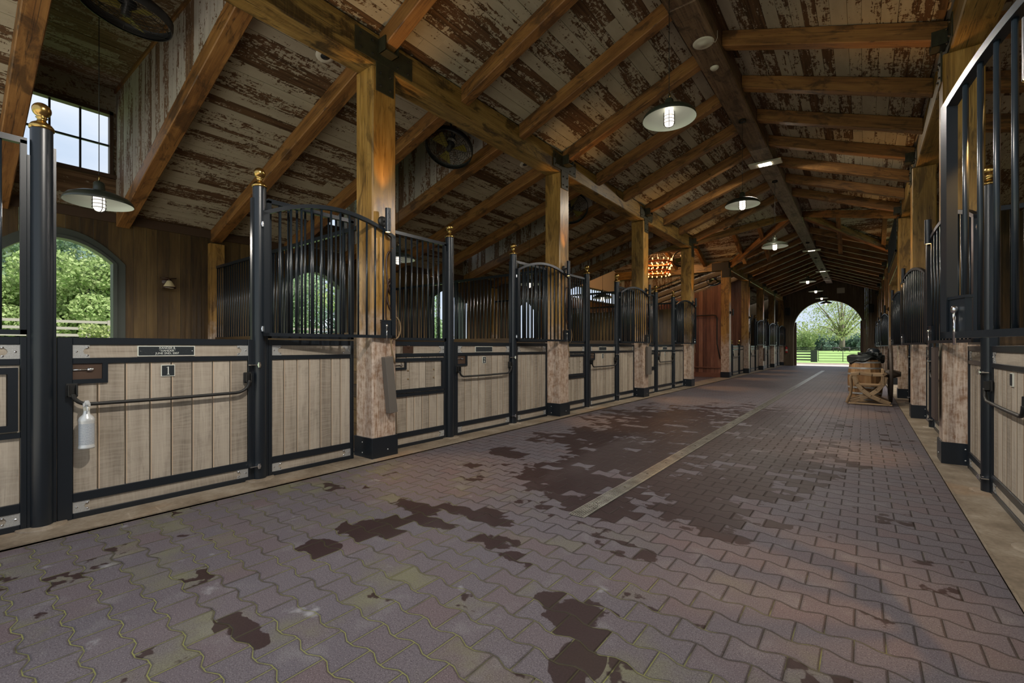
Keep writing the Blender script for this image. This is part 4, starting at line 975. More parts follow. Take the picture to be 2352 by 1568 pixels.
def upper_wall(name, y, ny):
    mb = MB(); d = .3
    while d < DW:
        d2 = min(d + .14, DW); mb.slab([(XL - d, y, zside(d) + RD * .5), (XL - d2 + .004, y, zside(d2) + RD * .5), (XL - d2 + .004, y, 4.5), (XL - d, y, 4.5)], (0, ny, 0), .03, 1); d = d2
    struct(mb.build(name, M['cheek']))
upper_wall('wall_crossing_upper_far', YC1 + .14, 1); upper_wall('wall_crossing_upper_near', YC0 - .14, -1)
mb = MB(); boards(mb, (XWL, YC0, 0), (0, 0, 1), (0, 1, 0), (-1, 0, 0), 3.05, YC1 - YC0, 0.15, 0.03, 9, 9); struct(mb.build('wall_crossing_end_lower', M['stain']))
mb = MB(); mb.poly([(XWL, YC0, 3.55), (XWL, YC1, 3.55), (XWL, YC1, 4.5), (XWL, YM, ZT), (XWL, YC0, 4.5)], (-1, 0, 0), .03); struct(mb.build('wall_crossing_end_upper', M['cream']))
mb = MB(); mb.box(XWL - .04, XWL + .03, YC0, YC1, 3.02, 3.08); mb.box(XWL - .04, XWL + .03, YC0, YC1, 3.52, 3.58)
for k in range(25): mb.box(XWL - .03, XWL, YC0 + k * .2 - .012, YC0 + k * .2 + .012, 3.05, 3.55)
struct(mb.build('window_20', M['window_frame']))
# crossing walls: red boards on the far side of the left wing, plain boards elsewhere
def board_wall(name, x0, x1, y, ny, ztf, mat):
    mb = MB(); x = x0
    while x < x1 - .001:
        x2 = min(x + 0.14 * random.uniform(.9, 1.1), x1)
        mb.slab([(x, y, 0), (x2 - .004, y, 0), (x2 - .004, y, ztf(x2)), (x, y, ztf(x))], (0, ny, 0), 0.03, 1); x = x2
    return struct(mb.build(name, M[mat]))
board_wall('wall_crossing_far_left', XWL, XL - .30, YC1 - 0.02, 1, lambda x: zside(XL - x) - .62, 'redwood')
board_wall('wall_crossing_near_left', XWL, XL - .30, YC0 + 0.02, -1, lambda x: 2.35, 'stain')
board_wall('wall_crossing_near_right', XR + .3, XWR, YC0 + OFFR + .02, -1, lambda x: 4.4, 'stain')
board_wall('wall_crossing_far_right', XR + .3, XWR, YC1 + OFFR - .02, 1, lambda x: 4.4, 'stain')
board_wall('wall_wash_stall_end', XWL, XL - .30, YQ[1] + .15, 1, lambda x: zside(XL - x) + .1, 'redwood')
mb = MB(); mb.box(XWL, XL - .31, YC1 - .05, YC1 - .02, 0, .18); mb.box(XWL, XL - .31, YC1 - .06, YC1 - .02, .36, .40); struct(mb.build('baseboard_crossing', M['redwood']))
mb = MB(); mb.tube([(-6.9, 0, 2.42), (-4.62, 0, 2.42), (-4.50, 0, 2.40), (-4.46, 0, 2.28), (-4.46, 0, 1.30), (-4.44, 0, 1.22), (-4.35, 0, .72)], 0.022, 8)
for x in (-6.9, -5.6): mb.tube([(x, 0, 2.42), (x, .09, 2.42)], .014, 6)
tag(mb.build('wall_rail', M['iron'], None, (0, YC1 - .13, 0)), 'bent black pipe rail on the red board wall', 'rail')

# ------------------------------------------------------------------ end gable wall with the arched doorway
XA0, XA1, ZS = -3.5, 0.0, 2.27
xa, ra = (XA0 + XA1) / 2, (XA1 - XA0) / 2
def az(x): return ZS + math.sqrt(max(ra * ra - (x - xa) ** 2, 0))
mb = MB(); x = XWL
while x < XWR - .001:
    st = 0.15 if not (XA0 - .2 < x < XA1 + .2) else 0.07
    x2 = min(x + st, XWR)
    if x < XA0 < x2: x2 = XA0
    if x < XA1 < x2: x2 = XA1
    zt = lambda q: (zmain(q) + RD + .06) if XL <= q <= XR + .05 else 4.5
    if x >= XA0 - 1e-6 and x2 <= XA1 + 1e-6: mb.slab([(x, YEND, az(x)), (x2, YEND, az(x2)), (x2, YEND, zt(x2)), (x, YEND, zt(x))], (0, 1, 0), 0.25, 1)
    else: mb.slab([(x, YEND, 0), (x2 - .003, YEND, 0), (x2 - .003, YEND, zt(x2)), (x, YEND, zt(x))], (0, 1, 0), 0.25, 1)
    x = x2
struct(mb.build('wall_end', M['gable']))
mb = MB(); pts = [(XA0, 0)] + [(xa - ra * math.cos(PI * k / 24), ZS + ra * math.sin(PI * k / 24)) for k in range(25)] + [(XA1, 0)]
out = [(XA0 - .13, 0)] + [(xa - (ra + .13) * math.cos(PI * k / 24), ZS + (ra + .13) * math.sin(PI * k / 24)) for k in range(25)] + [(XA1 + .13, 0)]
for k in range(len(pts) - 1): mb.slab([(pts[k][0], YEND - .03, pts[k][1]), (pts[k + 1][0], YEND - .03, pts[k + 1][1]), (out[k + 1][0], YEND - .03, out[k + 1][1]), (out[k][0], YEND - .03, out[k][1])], (0, 1, 0), 0.03)
struct(mb.build('trim_5', M['gable']))
for nm, xx in (('left', XA0 - .02), ('right', XA1 - .14)):
    mb = MB(); mb.box(xx, xx + .16, YEND + .26, YEND + .32, 0, 2.75); o = mb.build('door_%d' % (1 if nm == 'left' else 2), M['window_wood']); struct(o)
for i, (x, z) in enumerate(((-3.79, 3.44), (0.34, 3.42))):
    r = root('loudspeaker', (x, YEND - .02, z), 'small black loudspeaker high on the end wall, %s of the arch' % ('left' if i == 0 else 'right'), 'speaker', 'end wall loudspeakers')
    mb = MB(); mb.box(-.13, .13, -.20, -.03, -.24, .24); mb.build('cabinet', M['iron'], r, bevel=0.02)
    mb = MB(); mb.box(-.03, .03, -.05, .02, -.1, .1); mb.build('bracket', M['iron'], r)
r = root('fire_extinguisher', (-3.87, YEND - .09, .82), 'red fire extinguisher on the end wall left of the arch', 'fire extinguisher')
mb = MB(); mb.lathe([(0, 0), (.06, 0), (.065, .02), (.065, .34), (.05, .38), (.02, .41), (0, .41)], 14); mb.build('cylinder', M['red'], r)
mb = MB(); mb.lathe([(.066, .10), (.066, .22)], 14); mb.build('label_band', M['sticker'], r)
mb = MB(); mb.box(-.02, .02, -.06, .04, .41, .45); mb.tube([(0, -.05, .43), (.08, -.07, .36), (.08, -.04, .2)], .009, 6); mb.build('valve', M['iron'], r)
mb = MB(); mb.box(-.19, .19, -.05, 0, -.16, .16); tag(mb.build('wall_box', M['plastic'], None, (-1.07, YEND - .0, 4.58)), 'square white box fixed on the gable above the arch', 'box')
mb = MB(); mb.lathe([(0, -.05), (.16, -.05), (.2, -.02), (.2, 0)], 16); tag(mb.build('smoke_detector', M['plastic'], None, (-1.62, 31.2, 5.03)), 'flat white detector under the ridge near the end wall', 'detector')

# ------------------------------------------------------------------ lamps
def pendant(x, y, zrim, ztop, lab, grp, watts, frost=False, light=True):
    r = root('pendant_lamp', (x, y, zrim), lab, 'lamp', grp)
    mb = MB(); mb.lathe([(0.270, 0.0), (0.273, .004), (0.262, .036), (0.235, .066), (0.165, .098), (0.09, .118), (0.052, .124)], 36); mb.build('shade', M['greenblack'], r)
    mb = MB(); mb.lathe([(0.268, 0.0005), (0.258, .032), (0.230, .060), (0.160, .090), (0.06, .110), (0, .110)][::-1], 36); mb.build('shade_lining', M['white'], r)
    mb = MB(); mb.lathe([(0.052, .115), (0.046, .16), (0.044, .20), (0.034, .215), (0.012, .222), (0, .222)], 20); mb.tube([(0, 0, .22), (0, 0, .262)], .008, 8); mb.build('socket_cap', M['greenblack'], r)
    mb = MB(); mb.tube([(0.0, 0, .222), (0.012, 0, .255), (0, 0, .28)], .006, 6); mb.build('hook', M['brass'], r)
    mb = MB(); mb.tube([(0, 0, .27), (0, 0, ztop - zrim)], .0035, 6); mb.build('cord', M['iron'], r)
    mb = MB(); mb.lathe([(0, .03), (0.055, .03), (0.06, .012), (0.06, 0)], 16, (0, 0, ztop - zrim - .028)); mb.build('canopy', M['iron'], r)
    mb = MB(); mb.lathe([(0.042, .108), (0.046, .05), (0.048, -.03), (0.042, -.058), (0.025, -.072), (0, -.076)], 20); mb.build('glass_jar', M['glow'] if not frost else M['frost'], r)
    mb = MB()
    for z in (.03, -.005, -.04): mb.tube([(0.054 * math.cos(a), 0.054 * math.sin(a), z) for a in [2 * PI * k / 16 for k in range(16)]], .003, 5, closed=True)
    for k in range(4):
        a = PI / 2 * k + .3; mb.tube([(0.054 * math.cos(a), 0.054 * math.sin(a), .08), (0.054 * math.cos(a), 0.054 * math.sin(a), -.05), (0.035 * math.cos(a), 0.035 * math.sin(a), -.075), (0, 0, -.085)], .003, 5)
    mb.build('cage', M['iron'], r)
    if light:
        l = bpy.data.lights.new('lamp_light', 'SPOT'); l.energy = watts; l.color = (1.0, 0.93, 0.84); l.shadow_soft_size = 0.05; l.spot_size = math.radians(172); l.spot_blend = 0.35
        lo = bpy.data.objects.new('lamp_light', l); C.objects.link(lo); lo.parent = r; lo.location = (0, 0, -.10)
    return r
ply = [4.78, 8.44, 12.0, 19.8, 23.4, 26.9, 30.3]
for i, y in enumerate(ply):
    pendant(XC, y, 3.58 if i != 2 else 3.50, 5.03, 'dark green dish pendant with caged glass hanging over the aisle, %s from the camera' % ORD[i], 'aisle pendants', POWER['pendant'] * (1.0, .8, .7, .55, .5, .5, .5)[i])
pendant(XC, 1.1, 3.58, 5.03, 'added unseen dish pendant over the aisle, brightening the foreground', 'aisle pendants', POWER['pendant'] * 2.3)  # extra pendant out of view, added as fill light for the foreground
for i in range(4): pendant(-6.0, YP[i] + 1.87, 2.60, 4.85, 'dish pendant with caged glass hanging in the %s left stall' % words[i], 'left stall pendants', POWER['stall'], True)
for i in range(1, 3): pendant(2.9, YP[i] + OFFR + 1.87, 2.60, zside(2.3) + RD, 'dish pendant hanging in the %s right stall' % words[i], 'right stall pendants', POWER['stall'], True)

pendant(-6.9, 17.0, 3.02, 5.3, 'dish pendant hanging in the left crossing wing before the high window band', 'crossing wing pendant', 30, True)
def flood(y, lab, lit):
    r = root('ridge_floodlight', (XC, y, 5.03), lab, 'light fixture', 'ridge floodlights')
    mb = MB(); mb.box(-.30, .30, -.13, .13, -.035, 0); mb.build('housing', M['plastic'], r, bevel=.005)
    mb = MB()
    for k in range(4): mb.box(-.115 + k * .06, -.07 + k * .06, -.075, .075, -.042, -.035)
    mb.build('lit_tubes', M['flood'] if lit else M['glow'], r)
    if lit:
        l = bpy.data.lights.new('flood', 'AREA'); l.energy = POWER['flood']; l.size = .25; l.color = (1.0, .9, .72)
        lo = bpy.data.objects.new('flood_lamp', l); C.objects.link(lo); lo.parent = r; lo.location = (0, 0, -.05)
flood(10.7, 'brightly glowing rectangular light under the ridge beam', True)
flood(21.4, 'second rectangular ridge light, dim, above the far aisle', False); flood(27.6, 'third rectangular ridge light near the end gable', False)
mb = MB(); mb.lathe([(0, -.022), (0.05, -.022), (0.052, -.016), (0.10, -.014), (0.125, -.006), (0.127, 0)], 28); tag(mb.build('ceiling_speaker', M['plastic'], None, (-1.60, 6.0, 5.03)), 'round off-white disc fixed under the ridge beam near the top of the photo', 'ceiling disc')
mb = MB(); mb.lathe([(0, -.03), (0.04, -.03), (0.055, -.012), (0.057, 0)], 20); tag(mb.build('sprinkler_cap', M['plastic'], None, (-1.62, 6.62, 5.03)), 'small pale disc under the ridge beam behind the larger one', 'ceiling disc')
mb = MB(); mb.tube([(XC + .10, 6.0, 5.02), (XC + .15, 6.05, 5.015), (XC + .17, 6.06, 5.06), (XC + .175, 6.05, 5.15)], .004, 5); tag(mb.build('loose_cable', M['plastic']), 'short pale cable beside the round disc on the ridge beam', 'cable')
for i, (x, y) in enumerate(((-4.62, 2.62), (-4.62, 6.30))):
    z = zside(-x + XL) + RD - .004
    r = root('recessed_downlight', (x, y, z), 'round cream recessed light with dark eye, beside the %s left timber post' % ORD[i], 'ceiling light', 'recessed lights in the wing roof')
    r.rotation_euler.y = math.atan(-0.296)
    mb = MB(); mb.lathe([(0.05, -.012), (0.095, -.012), (0.10, 0)], 24); mb.build('trim_ring', M['plastic'], r)
    mb = MB(); mb.lathe([(0, -.030), (0.03, -.022), (0.052, -.004)], 20); mb.build('eye', M['tube'], r)

# chandelier in the crossing wing
r = root('ring_chandelier', (-5.95, 16.3, 4.1), 'two tier copper ring chandelier with candle bulbs in the left crossing wing', 'chandelier')
for R, z, nm in ((.50, .12, 'upper_ring'), (.44, -.20, 'lower_ring')):
    mb = MB(); mb.lathe([(R, z), (R, z + .06), (R - .012, z + .06), (R - .012, z), (R, z)], 36); p = mb.build(nm, M['copper'], r)
    mb = MB()
    for k in range(16):
        a = 2 * PI * k / 16; mc = MB(); mb.tube([(R * math.cos(a), R * math.sin(a), z - .05), (R * math.cos(a), R * math.sin(a), z + .10)], .013, 6); mc.lathe([(0, .09), (.014, .10), (.022, .125), (.012, .15), (0, .165)], 8, (R * math.cos(a), R * math.sin(a), z)); mc.build('candle_bulb', M['candle'], p); mc = MB(); mc.lathe([(0, -.055), (.014, -.065), (.022, -.09), (.012, -.11), (0, -.12)], 8, (R * math.cos(a), R * math.sin(a), z)); mc.build('candle_bulb', M['candle'], p)
    mb.build('candle_tubes', M['copper'], p)
mb = MB(); mb.tube([(0, 0, .2), (0, 0, 1.262)], .012, 6)
for k in range(4): a = PI / 2 * k; mb.tube([(0, 0, .75), (.49 * math.cos(a), .49 * math.sin(a), .16), (.43 * math.cos(a), .43 * math.sin(a), -.2)], .006, 5)
mb.build('chains', M['iron'], r)
l = bpy.data.lights.new('chandelier', 'POINT'); l.energy = POWER['chandelier']; l.color = (1.0, .52, .22); l.shadow_soft_size = .3
lo = bpy.data.objects.new('chandelier_lamp', l); C.objects.link(lo); lo.parent = r; lo.location = (0, 0, .35)

# small oil lamp style sconce on the stall wall
r = root('wall_lantern', (XWL + .01, 2.27, 2.17), 'small dark wall lantern with cream glass on the brown wall of the nearest left stall', 'wall light')
mb = MB(); mb.lathe([(0, .03), (.05, .03), (.07, 0)], 16, (0, 0, .04), (1, 0, 0)); mb.tube([(0.03, 0, .06), (.09, 0, .09), (.13, 0, .05)], .012, 8); mb.tube([(0.05, -.10, .09), (.09, 0, .08), (.05, .11, .10)], .008, 6); mb.lathe([(.085, -.075), (.088, -.06), (.08, -.05)], 16, (.12, 0, 0)); mb.build('bracket', M['leather'], r)
mb = MB(); mb.lathe([(.078, -.065), (.07, -.03), (.045, .015), (.03, .045), (0, .05)], 16, (.12, 0, 0)); mb.build('glass', M['paleglass'], r)

# fans
def fan(loc, aim, lab, ztop=4.82):
    r = root('barn_fan', loc, lab, 'fan', 'caged fans in the left wing'); r.rotation_mode = 'QUATERNION'; r.rotation_quaternion = Vector((0, 0, 1)).rotation_difference(Vector(aim))
    R = .36
    def prof(t): return R * t, .10 - .07 * t * t
    mb = MB()
    for sg in (1, -1):
        for k in range(9):
            rr, z = prof((k + 1.5) / 10.5); mb.tube([(rr * math.cos(a), rr * math.sin(a), sg * z) for a in [2 * PI * j / 28 for j in range(28)]], .0022, 4, closed=True)
        for j in range(10):
            a = 2 * PI * j / 10; mb.tube([(q[0] * math.cos(a), q[0] * math.sin(a), sg * q[1]) for q in (prof(.12), prof(.4), prof(.7), prof(1.0))], .003, 4)
    mb.build('cage', M['iron'], r)
    mb = MB(); mb.lathe([(R - .004, -.045), (R + .004, -.045), (R + .008, 0), (R + .004, .045), (R - .004, .045)], 36); mb.build('rim', M['fanmotor'], r)
    for k in range(3):
        mb = MB(); A = 2 * PI * k / 3
        def bp(rr, a, z): return (rr * math.cos(A + a), rr * math.sin(A + a), z)
        mb.slab([bp(.05, -.25, -.02), bp(.28, -.30, -.03), bp(.28, .42, .03), bp(.05, .35, .02)], (0, 0, 1), .004); mb.build('blade', M['yellow'], r)
    mb = MB(); mb.lathe([(0, -.2), (.06, -.2), (.07, -.18), (.07, -.05), (.04, -.03), (.035, .05), (0, .05)], 18); p = mb.build('motor', M['fanmotor'], r)
    mb = MB(); mb.lathe([(.0712, -.15), (.0712, -.09)], 18); mb.build('motor_label', M['sticker'], p)
    mb = MB(); mb.tube([(0, 0, -.2), (.02, .0, -.30)], .015, 8); inv = r.rotation_quaternion.inverted(); up = inv @ Vector((0, 0, ztop - loc[2])); mb.tube([(.02, 0, -.30), tuple(inv @ Vector((.0, .03, .12)) + Vector((.02, 0, -.30)) * .3), tuple(up)], .014, 8); mb.build('mount', M['iron'], r)
fan((-5.60, 1.14, 4.42), (-.10, -.12, -1.0), 'large round wire caged fan with yellow blades at the top left of the photo')
fan((-5.0, 4.85, 4.22), (.12, -.42, -.85), 'caged fan behind the nearest left timber post, under the wing roof')
fan((-5.0, 8.5, 4.18), (.45, -.55, -.8), 'caged fan beyond the second left timber post')
fan((-4.9, 16.4 - .5, 4.25), (.4, -.6, -.8), 'caged fan by the fourth left timber post near the chandelier', ztop=5.28)
fan((-5.0, 20.6, 4.1), (.45, -.55, -.8), 'caged fan past the crossing beside the first far left post', ztop=4.26)

# ------------------------------------------------------------------ furniture by the right kerb
# X-frame chair
def sweep(mb, pts, w, t):
    for a, b in zip(pts[:-1], pts[1:]):
        a, b = Vector((a[0], a[1], a[2])), Vector((b[0], b[1], b[2])); mb.bar(a - (b - a) * .06, b + (b - a) * .06, t, w)
r = root('carved_x_chair', (0.09, 11.60, 0.012), 'carved pale wooden armchair with crossed curved legs by the right kerb', 'chair')
for yy in (0.0, .50):
    A = [(-.24, yy, .56), (-.20, yy, .42), (-.11, yy, .29), (.03, yy, .17), (.17, yy, .10), (.32, yy, .04)]
    B = [(-q[0] + .02, q[1] + .045, q[2]) for q in A]
    mb = MB(); sweep(mb, A, .078, .045); mb.build('crossed_leg', M['chairwood'], r, bevel=.006)
    mb = MB(); sweep(mb, B, .078, .045); mb.build('crossed_leg', M['chairwood'], r, bevel=.006)
    mb = MB(); sweep(mb, [(-.29, yy, .60), (-.15, yy, .625), (.05, yy, .60), (.22, yy, .605), (.27, yy, .64)], .05, .06); mb.tube([(-.27, yy, .61), (-.30, yy, .52), (-.285, yy, .36), (-.30, yy, .18), (-.345, yy, .06), (-.36, yy, .02)], [.026, .030, .026, .022, .026, .034], 8); mb.build('armrest', M['chairwood'], r, bevel=.004)
for q in (-.02, .50): mb = MB(); mb.box(-.36, .36, q, q + .05, 0.0, .03); mb.build('foot_rail', M['chairwood'], r, bevel=.004)
mb = MB()
for k in range(5): mb.box(-.18, .20, .02 + k * .10, .11 + k * .10, .375, .40)
mb.build('seat', M['chairwood'], r)
mb = MB(); mb.box(.20, .24, .0, .52, .40, .72); mb.build('backrest', M['chairwood'], r, bevel=.006)
def barrel(loc, R, H, lab):
    r = root('wine_barrel', loc, lab, 'barrel', 'oak barrels')
    mb = MB(); n = 20
    for k in range(n):
        a0, a1 = 2 * PI * k / n, 2 * PI * (k + .985) / n; b = len(mb.v); ru, rv = random.uniform(0, 30), random.uniform(0, 30); m_ = 8
        for j in range(m_ + 1):
            z = H * j / m_; rr = R * (.84 + .16 * math.sin(PI * j / m_))
            for a in (a0, a1): mb.v.append((rr * math.cos(a), rr * math.sin(a), z))
        for j in range(m_): mb.face([b + 2 * j, b + 2 * j + 1, b + 2 * j + 3, b + 2 * j + 2], [(ru + H * j / m_, rv), (ru + H * j / m_, rv + .1), (ru + H * (j + 1) / m_, rv + .1), (ru + H * (j + 1) / m_, rv)], False)
    mb.build('staves', M['barrel'], r)
    mb = MB()
    for t in (.06, .2, .34, .66, .80, .94):
        rr = R * (.84 + .16 * math.sin(PI * t)) + .004; mb.lathe([(rr, H * t - .018), (rr, H * t + .018)], 28)
    mb.build('hoops', M['zinc'], r)
    mb = MB(); mb.lathe([(0, H - .03), (R * .83, H - .03)], 28); mb.build('lid', M['barrel'], r)
barrel((0.03, 12.55, 0.0), .31, .90, 'oak barrel under dark blankets behind the carved chair')
# blankets: a draped sheet
def drape(loc, R, top, lab, ph, drop, name='folded_blanket'):
    mb = MB(); n, m_ = 40, 9
    for t_ in (0, 1):
        for j in range(m_ + 1):
            q = j / m_
            for k in range(n):
                a = 2 * PI * k / n; base = R * min(1, q * 1.6) * (1 + .05 * math.sin(3 * a + ph))
                fall = max(0, q - .62) / .38 * drop * (.6 + .4 * math.sin(2 * a + ph) + .12 * math.sin(7 * a)); z = top + .02 * math.sin(5 * a * q + ph) + .015 * math.cos(9 * q) - fall - t_ * .03
                rr = base + (.012 * math.sin(9 * a + ph) if q > .6 else 0) - (t_ * .012 if q > .6 else 0); mb.v.append((rr * math.cos(a), rr * math.sin(a) * .9, z))
    N = n * (m_ + 1)
    for t_ in (0, 1):
        for j in range(m_):
            for k in range(n):
                k2 = (k + 1) % n; f = [t_ * N + j * n + k, t_ * N + j * n + k2, t_ * N + (j + 1) * n + k2, t_ * N + (j + 1) * n + k]
                mb.face(f if t_ else f[::-1], [(0, 0)] * 4, True)
    for k in range(n): k2 = (k + 1) % n; mb.face([m_ * n + k, m_ * n + k2, N + m_ * n + k2, N + m_ * n + k], [(0, 0)] * 4, True)
    return tag(mb.build(name, M['blanket'], None, loc), lab, 'blanket')
drape((0.03, 12.55, 0), .315, .985, 'dark green black blanket draped over the barrel top behind the chair', .4, .13)
drape((0.10, 12.6, 0), .20, 1.035, 'smaller black pad lying on the draped blanket', 2.2, .03, 'saddle_pad')
# striped cap on top
mb = MB(); mb.lathe([(.12, 0), (.115, .04), (.08, .08), (0, .10)], 20); r = mb.build('riding_cap', M['tube'], None, (0.17, 12.65, 1.06)); tag(r, 'glossy dark cap lying on top of the blankets', 'cap')
# wagon wheel standing parallel to the wall
r = root('wagon_wheel', (0.44, 12.20, 0.62), 'dark wooden wagon wheel seen edge on between the carved chair and the right wall', 'wheel')
mb = MB(); R = .595
mb.lathe([(R - .06, -.028), (R, -.028), (R, .028), (R - .06, .028), (R - .06, -.028)], 36, axis=(1, 0, 0)); mb.build('rim', M['darkwood'], r)
for k in range(12):
    a = 2 * PI * k / 12; mb = MB(); mb.tube([(0, .08 * math.cos(a), .08 * math.sin(a)), (0, (R - .05) * math.cos(a), (R - .05) * math.sin(a))], .018, 6); mb.build('spoke', M['darkwood'], r)
mb = MB(); mb.lathe([(0, -.13), (.06, -.13), (.085, -.05), (.095, 0), (.085, .06), (.055, .15), (.05, .17), (0, .17)], 18, axis=(1, 0, 0)); mb.build('hub', M['darkwood'], r)

# loft opening with a black railing on the right of the crossing
r = root('loft_railing', (XR - .02, 14.1, 0), 'black railing of the hay loft opening high on the right at the crossing', 'railing')
mb = MB()
for z in (3.45, 4.25): mb.box(-.02, .02, 0, 3.9, z, z + .05)
for k in range(27): mb.box(-.012, .012, k * .15, k * .15 + .02, 3.45, 4.25)
mb.build('bars', M['steel'], r)
mb = MB(); mb.box(0.02, .30, -.1, 4.3, 3.10, 3.42); tag(mb.build('loft_beam', M['beam'], None, (XR - .02, 14.1, 0), bevel=.01), 'hewn beam carrying the loft railing on the right', 'beam')

# ------------------------------------------------------------------ outside
def gz(x, y):
    z = -.04
    if y > 37: z -= min((y - 37) * .019, .5); 
    if y > 80: z += min((y - 80) * .003, .45)
    if x < -13: z += min((-13 - x) * .062, 3.2) * (1 if y < 34 else max(0, 1 - (y - 34) / 25))
    return z
mb = MB()
xs = [-260, -150, -100, -70, -58, -48, -40, -32, -25, -19, -13, -8.8, -4, 0, 4, 8, 15, 40, 90, 160]; ysg = [-60, -30, -10, -4.7, 5, 15, 25, 33.8, 37, 42, 50, 58, 64, 80, 120, 170, 230, 320, 480]
for y in ysg:
    for x in xs: 
        ins = (-8.8 <= x <= 5.5) and (-4.7 <= y <= 36); mb.v.append((x, y, gz(x, y) - (.06 if ins else 0)))
nx = len(xs)
for j in range(len(ysg) - 1):
    for i in range(nx - 1): mb.face([j * nx + i, j * nx + i + 1, (j + 1) * nx + i + 1, (j + 1) * nx + i], [(0, 0)] * 4)
tag(mb.build('pasture', M['grass']), kind='structure')
mb = MB(); mb.box(-12, 6, 36.5, 41.0, -.06, -.015); tag(mb.build('drive', M['concrete']), kind='structure')
mb = MB(); mb.box(-16, 12, -14, -1.27, -.06, -.02); tag(mb.build('sun_bounce_apron', M['bounce_ground']), kind='structure')  # unseen pale slab, added to bounce sunlight up into the barn
mb = MB(); mb.box(-12.5, XWL - .05, -1.25, 36, -.06, -.02); tag(mb.build('neutral_bounce_strip', M['bounce_ground']), kind='structure')  # unseen neutral ground, added to keep green grass bounce off the ceiling

def fence(pts, H, nrail, bw, mat, lab, post=.14, step=2.4, rails_t=.03):
    r = root('board_fence', (0, 0, 0), lab, 'fence'); mb = MB()
    for (x0, y0), (x1, y1) in zip(pts[:-1], pts[1:]):
        L = math.hypot(x1 - x0, y1 - y0); n = max(1, int(L / step))
        for k in range(n):
            a = (x0 + (x1 - x0) * k / n, y0 + (y1 - y0) * k / n); b = (x0 + (x1 - x0) * (k + 1) / n, y0 + (y1 - y0) * (k + 1) / n); za, zb = gz(*a), gz(*b)
            for j in range(nrail): h = H * (j + .75) / nrail; mb.bar((a[0], a[1], za + h), (b[0], b[1], zb + h), rails_t, bw)
            mp = MB(); mp.bar((a[0], a[1] , za), (a[0], a[1], za + H + .04), post, post); mp.build('fence_post', M[mat], r)
    mb.build('rails', M[mat], r); return r
fence([(-14.5, 60.0), (-4.65, 60.5)], 1.22, 4, .14, 'fence_black', 'black four board fence left of the pipe gate beyond the end arch', post=.12, step=3.5)
mb = MB(); mb.box(-.30, .30, -.2, .2, 0, 1.30); tag(mb.build('gate_post', M['fence_black'], None, (-4.35, 60.5, gz(-4.3, 60.5))), 'thick dark gate post between board fence and pipe gate', 'post')
r = root('pipe_gate', (0, 60.6, gz(0, 60.6) + .08), 'dark tubular steel field gate beyond the end arch', 'gate'); mb = MB()
for k in range(5): mb.tube([(-3.95, 0, .04 + k * .29), (3.6, 0, .04 + k * .29)], .025, 6)
mb.build('gate_rails', M['iron'], r); mb = MB()
for x in (-3.95, -1.75, .4, 3.6): mb.tube([(x, 0, 0), (x, 0, 1.22)], .035, 6)
mb.build('gate_uprights', M['iron'], r)
fence([(-60, 205), (-20, 202), (40, 200)], 1.35, 4, .16, 'fence_black', 'distant dark fence line across the far pasture', step=3.0)
fence([(-41, -40), (-40, -10), (-39.5, 10), (-39.5, 40), (-41, 70)], 1.3, 3, .17, 'fence_grey', 'weathered board fence seen through the left stall windows', step=2.6)

def tree(name, x, y, h, cr, trunk_h, mat, n, size, lab, grp, tr=.25, blobs=7, squash=.8, branches=0, seed=1, base=None):
    rnd = random.Random(seed); z0 = gz(x, y) if base is None else base
    r = root(name, (x, y, z0), lab, 'tree', grp); mb = MB()
    cz = trunk_h + (h - trunk_h) / 2
    bl = []
    for k in range(blobs):
        a = rnd.uniform(0, 2 * PI); q = rnd.uniform(.1, .75) ** .6; t = rnd.uniform(-1, 1)
        bl.append((cr * q * math.cos(a), cr * q * math.sin(a), cz + t * (h - trunk_h) * .36, cr * rnd.uniform(.30, .55)))
    bl.append((0, 0, cz, cr * .55))
    if trunk_h < .5:
        for k in range(5): a = rnd.uniform(0, 2 * PI); bl.append((cr * .5 * math.cos(a), cr * .5 * math.sin(a), cr * .30, cr * .42))
    mb2 = MB(); mb2.tube([(0, 0, -.2), (.02 * cr, 0, trunk_h * .6), (0, .02 * cr, cz + (h - cz) * .5)], [tr * 1.3, tr, tr * .3], 8)
    for k in range(branches):
        b = bl[k % len(bl)]; mb2.tube([(0, 0, trunk_h * rnd.uniform(.8, 1.3)), (b[0] * .5, b[1] * .5, (trunk_h + b[2]) / 2 + .08 * h), (b[0] * 1.25, b[1] * 1.25, b[2] + b[3] * .5)], [tr * .45, tr * .28, tr * .06], 6)
    mb2.build('trunk', M['bark'], r)
    vs, fs = [], []
    tot = sum(b[3] ** 2 for b in bl)
    for b in bl:
        for _ in range(int(n * b[3] ** 2 / tot)):
            while True:
                p = Vector((rnd.uniform(-1, 1), rnd.uniform(-1, 1), rnd.uniform(-1, 1)))
                if p.length < 1: break
            p = p.normalized() * (p.length ** .45); c = Vector((b[0] + p.x * b[3], b[1] + p.y * b[3], b[2] + p.z * b[3] * squash))
            u = Vector((rnd.gauss(0, 1), rnd.gauss(0, 1), rnd.gauss(0, 1))).normalized(); v = u.cross(Vector((rnd.gauss(0, 1), rnd.gauss(0, 1), rnd.gauss(0, 1)))).normalized(); s_ = size * rnd.uniform(.6, 1.3)
            i = len(vs); vs += [tuple(c - u * s_ * .5), tuple(c + v * s_ * .32), tuple(c + u * s_ * .5), tuple(c - v * s_ * .32)]; fs.append((i, i + 1, i + 2, i + 3))
    me = bpy.data.meshes.new('foliage'); me.from_pydata(vs, [], fs); me.materials.append(M[mat]); me.update()
    o = bpy.data.objects.new('foliage', me); C.objects.link(o); o.parent = r
    return r
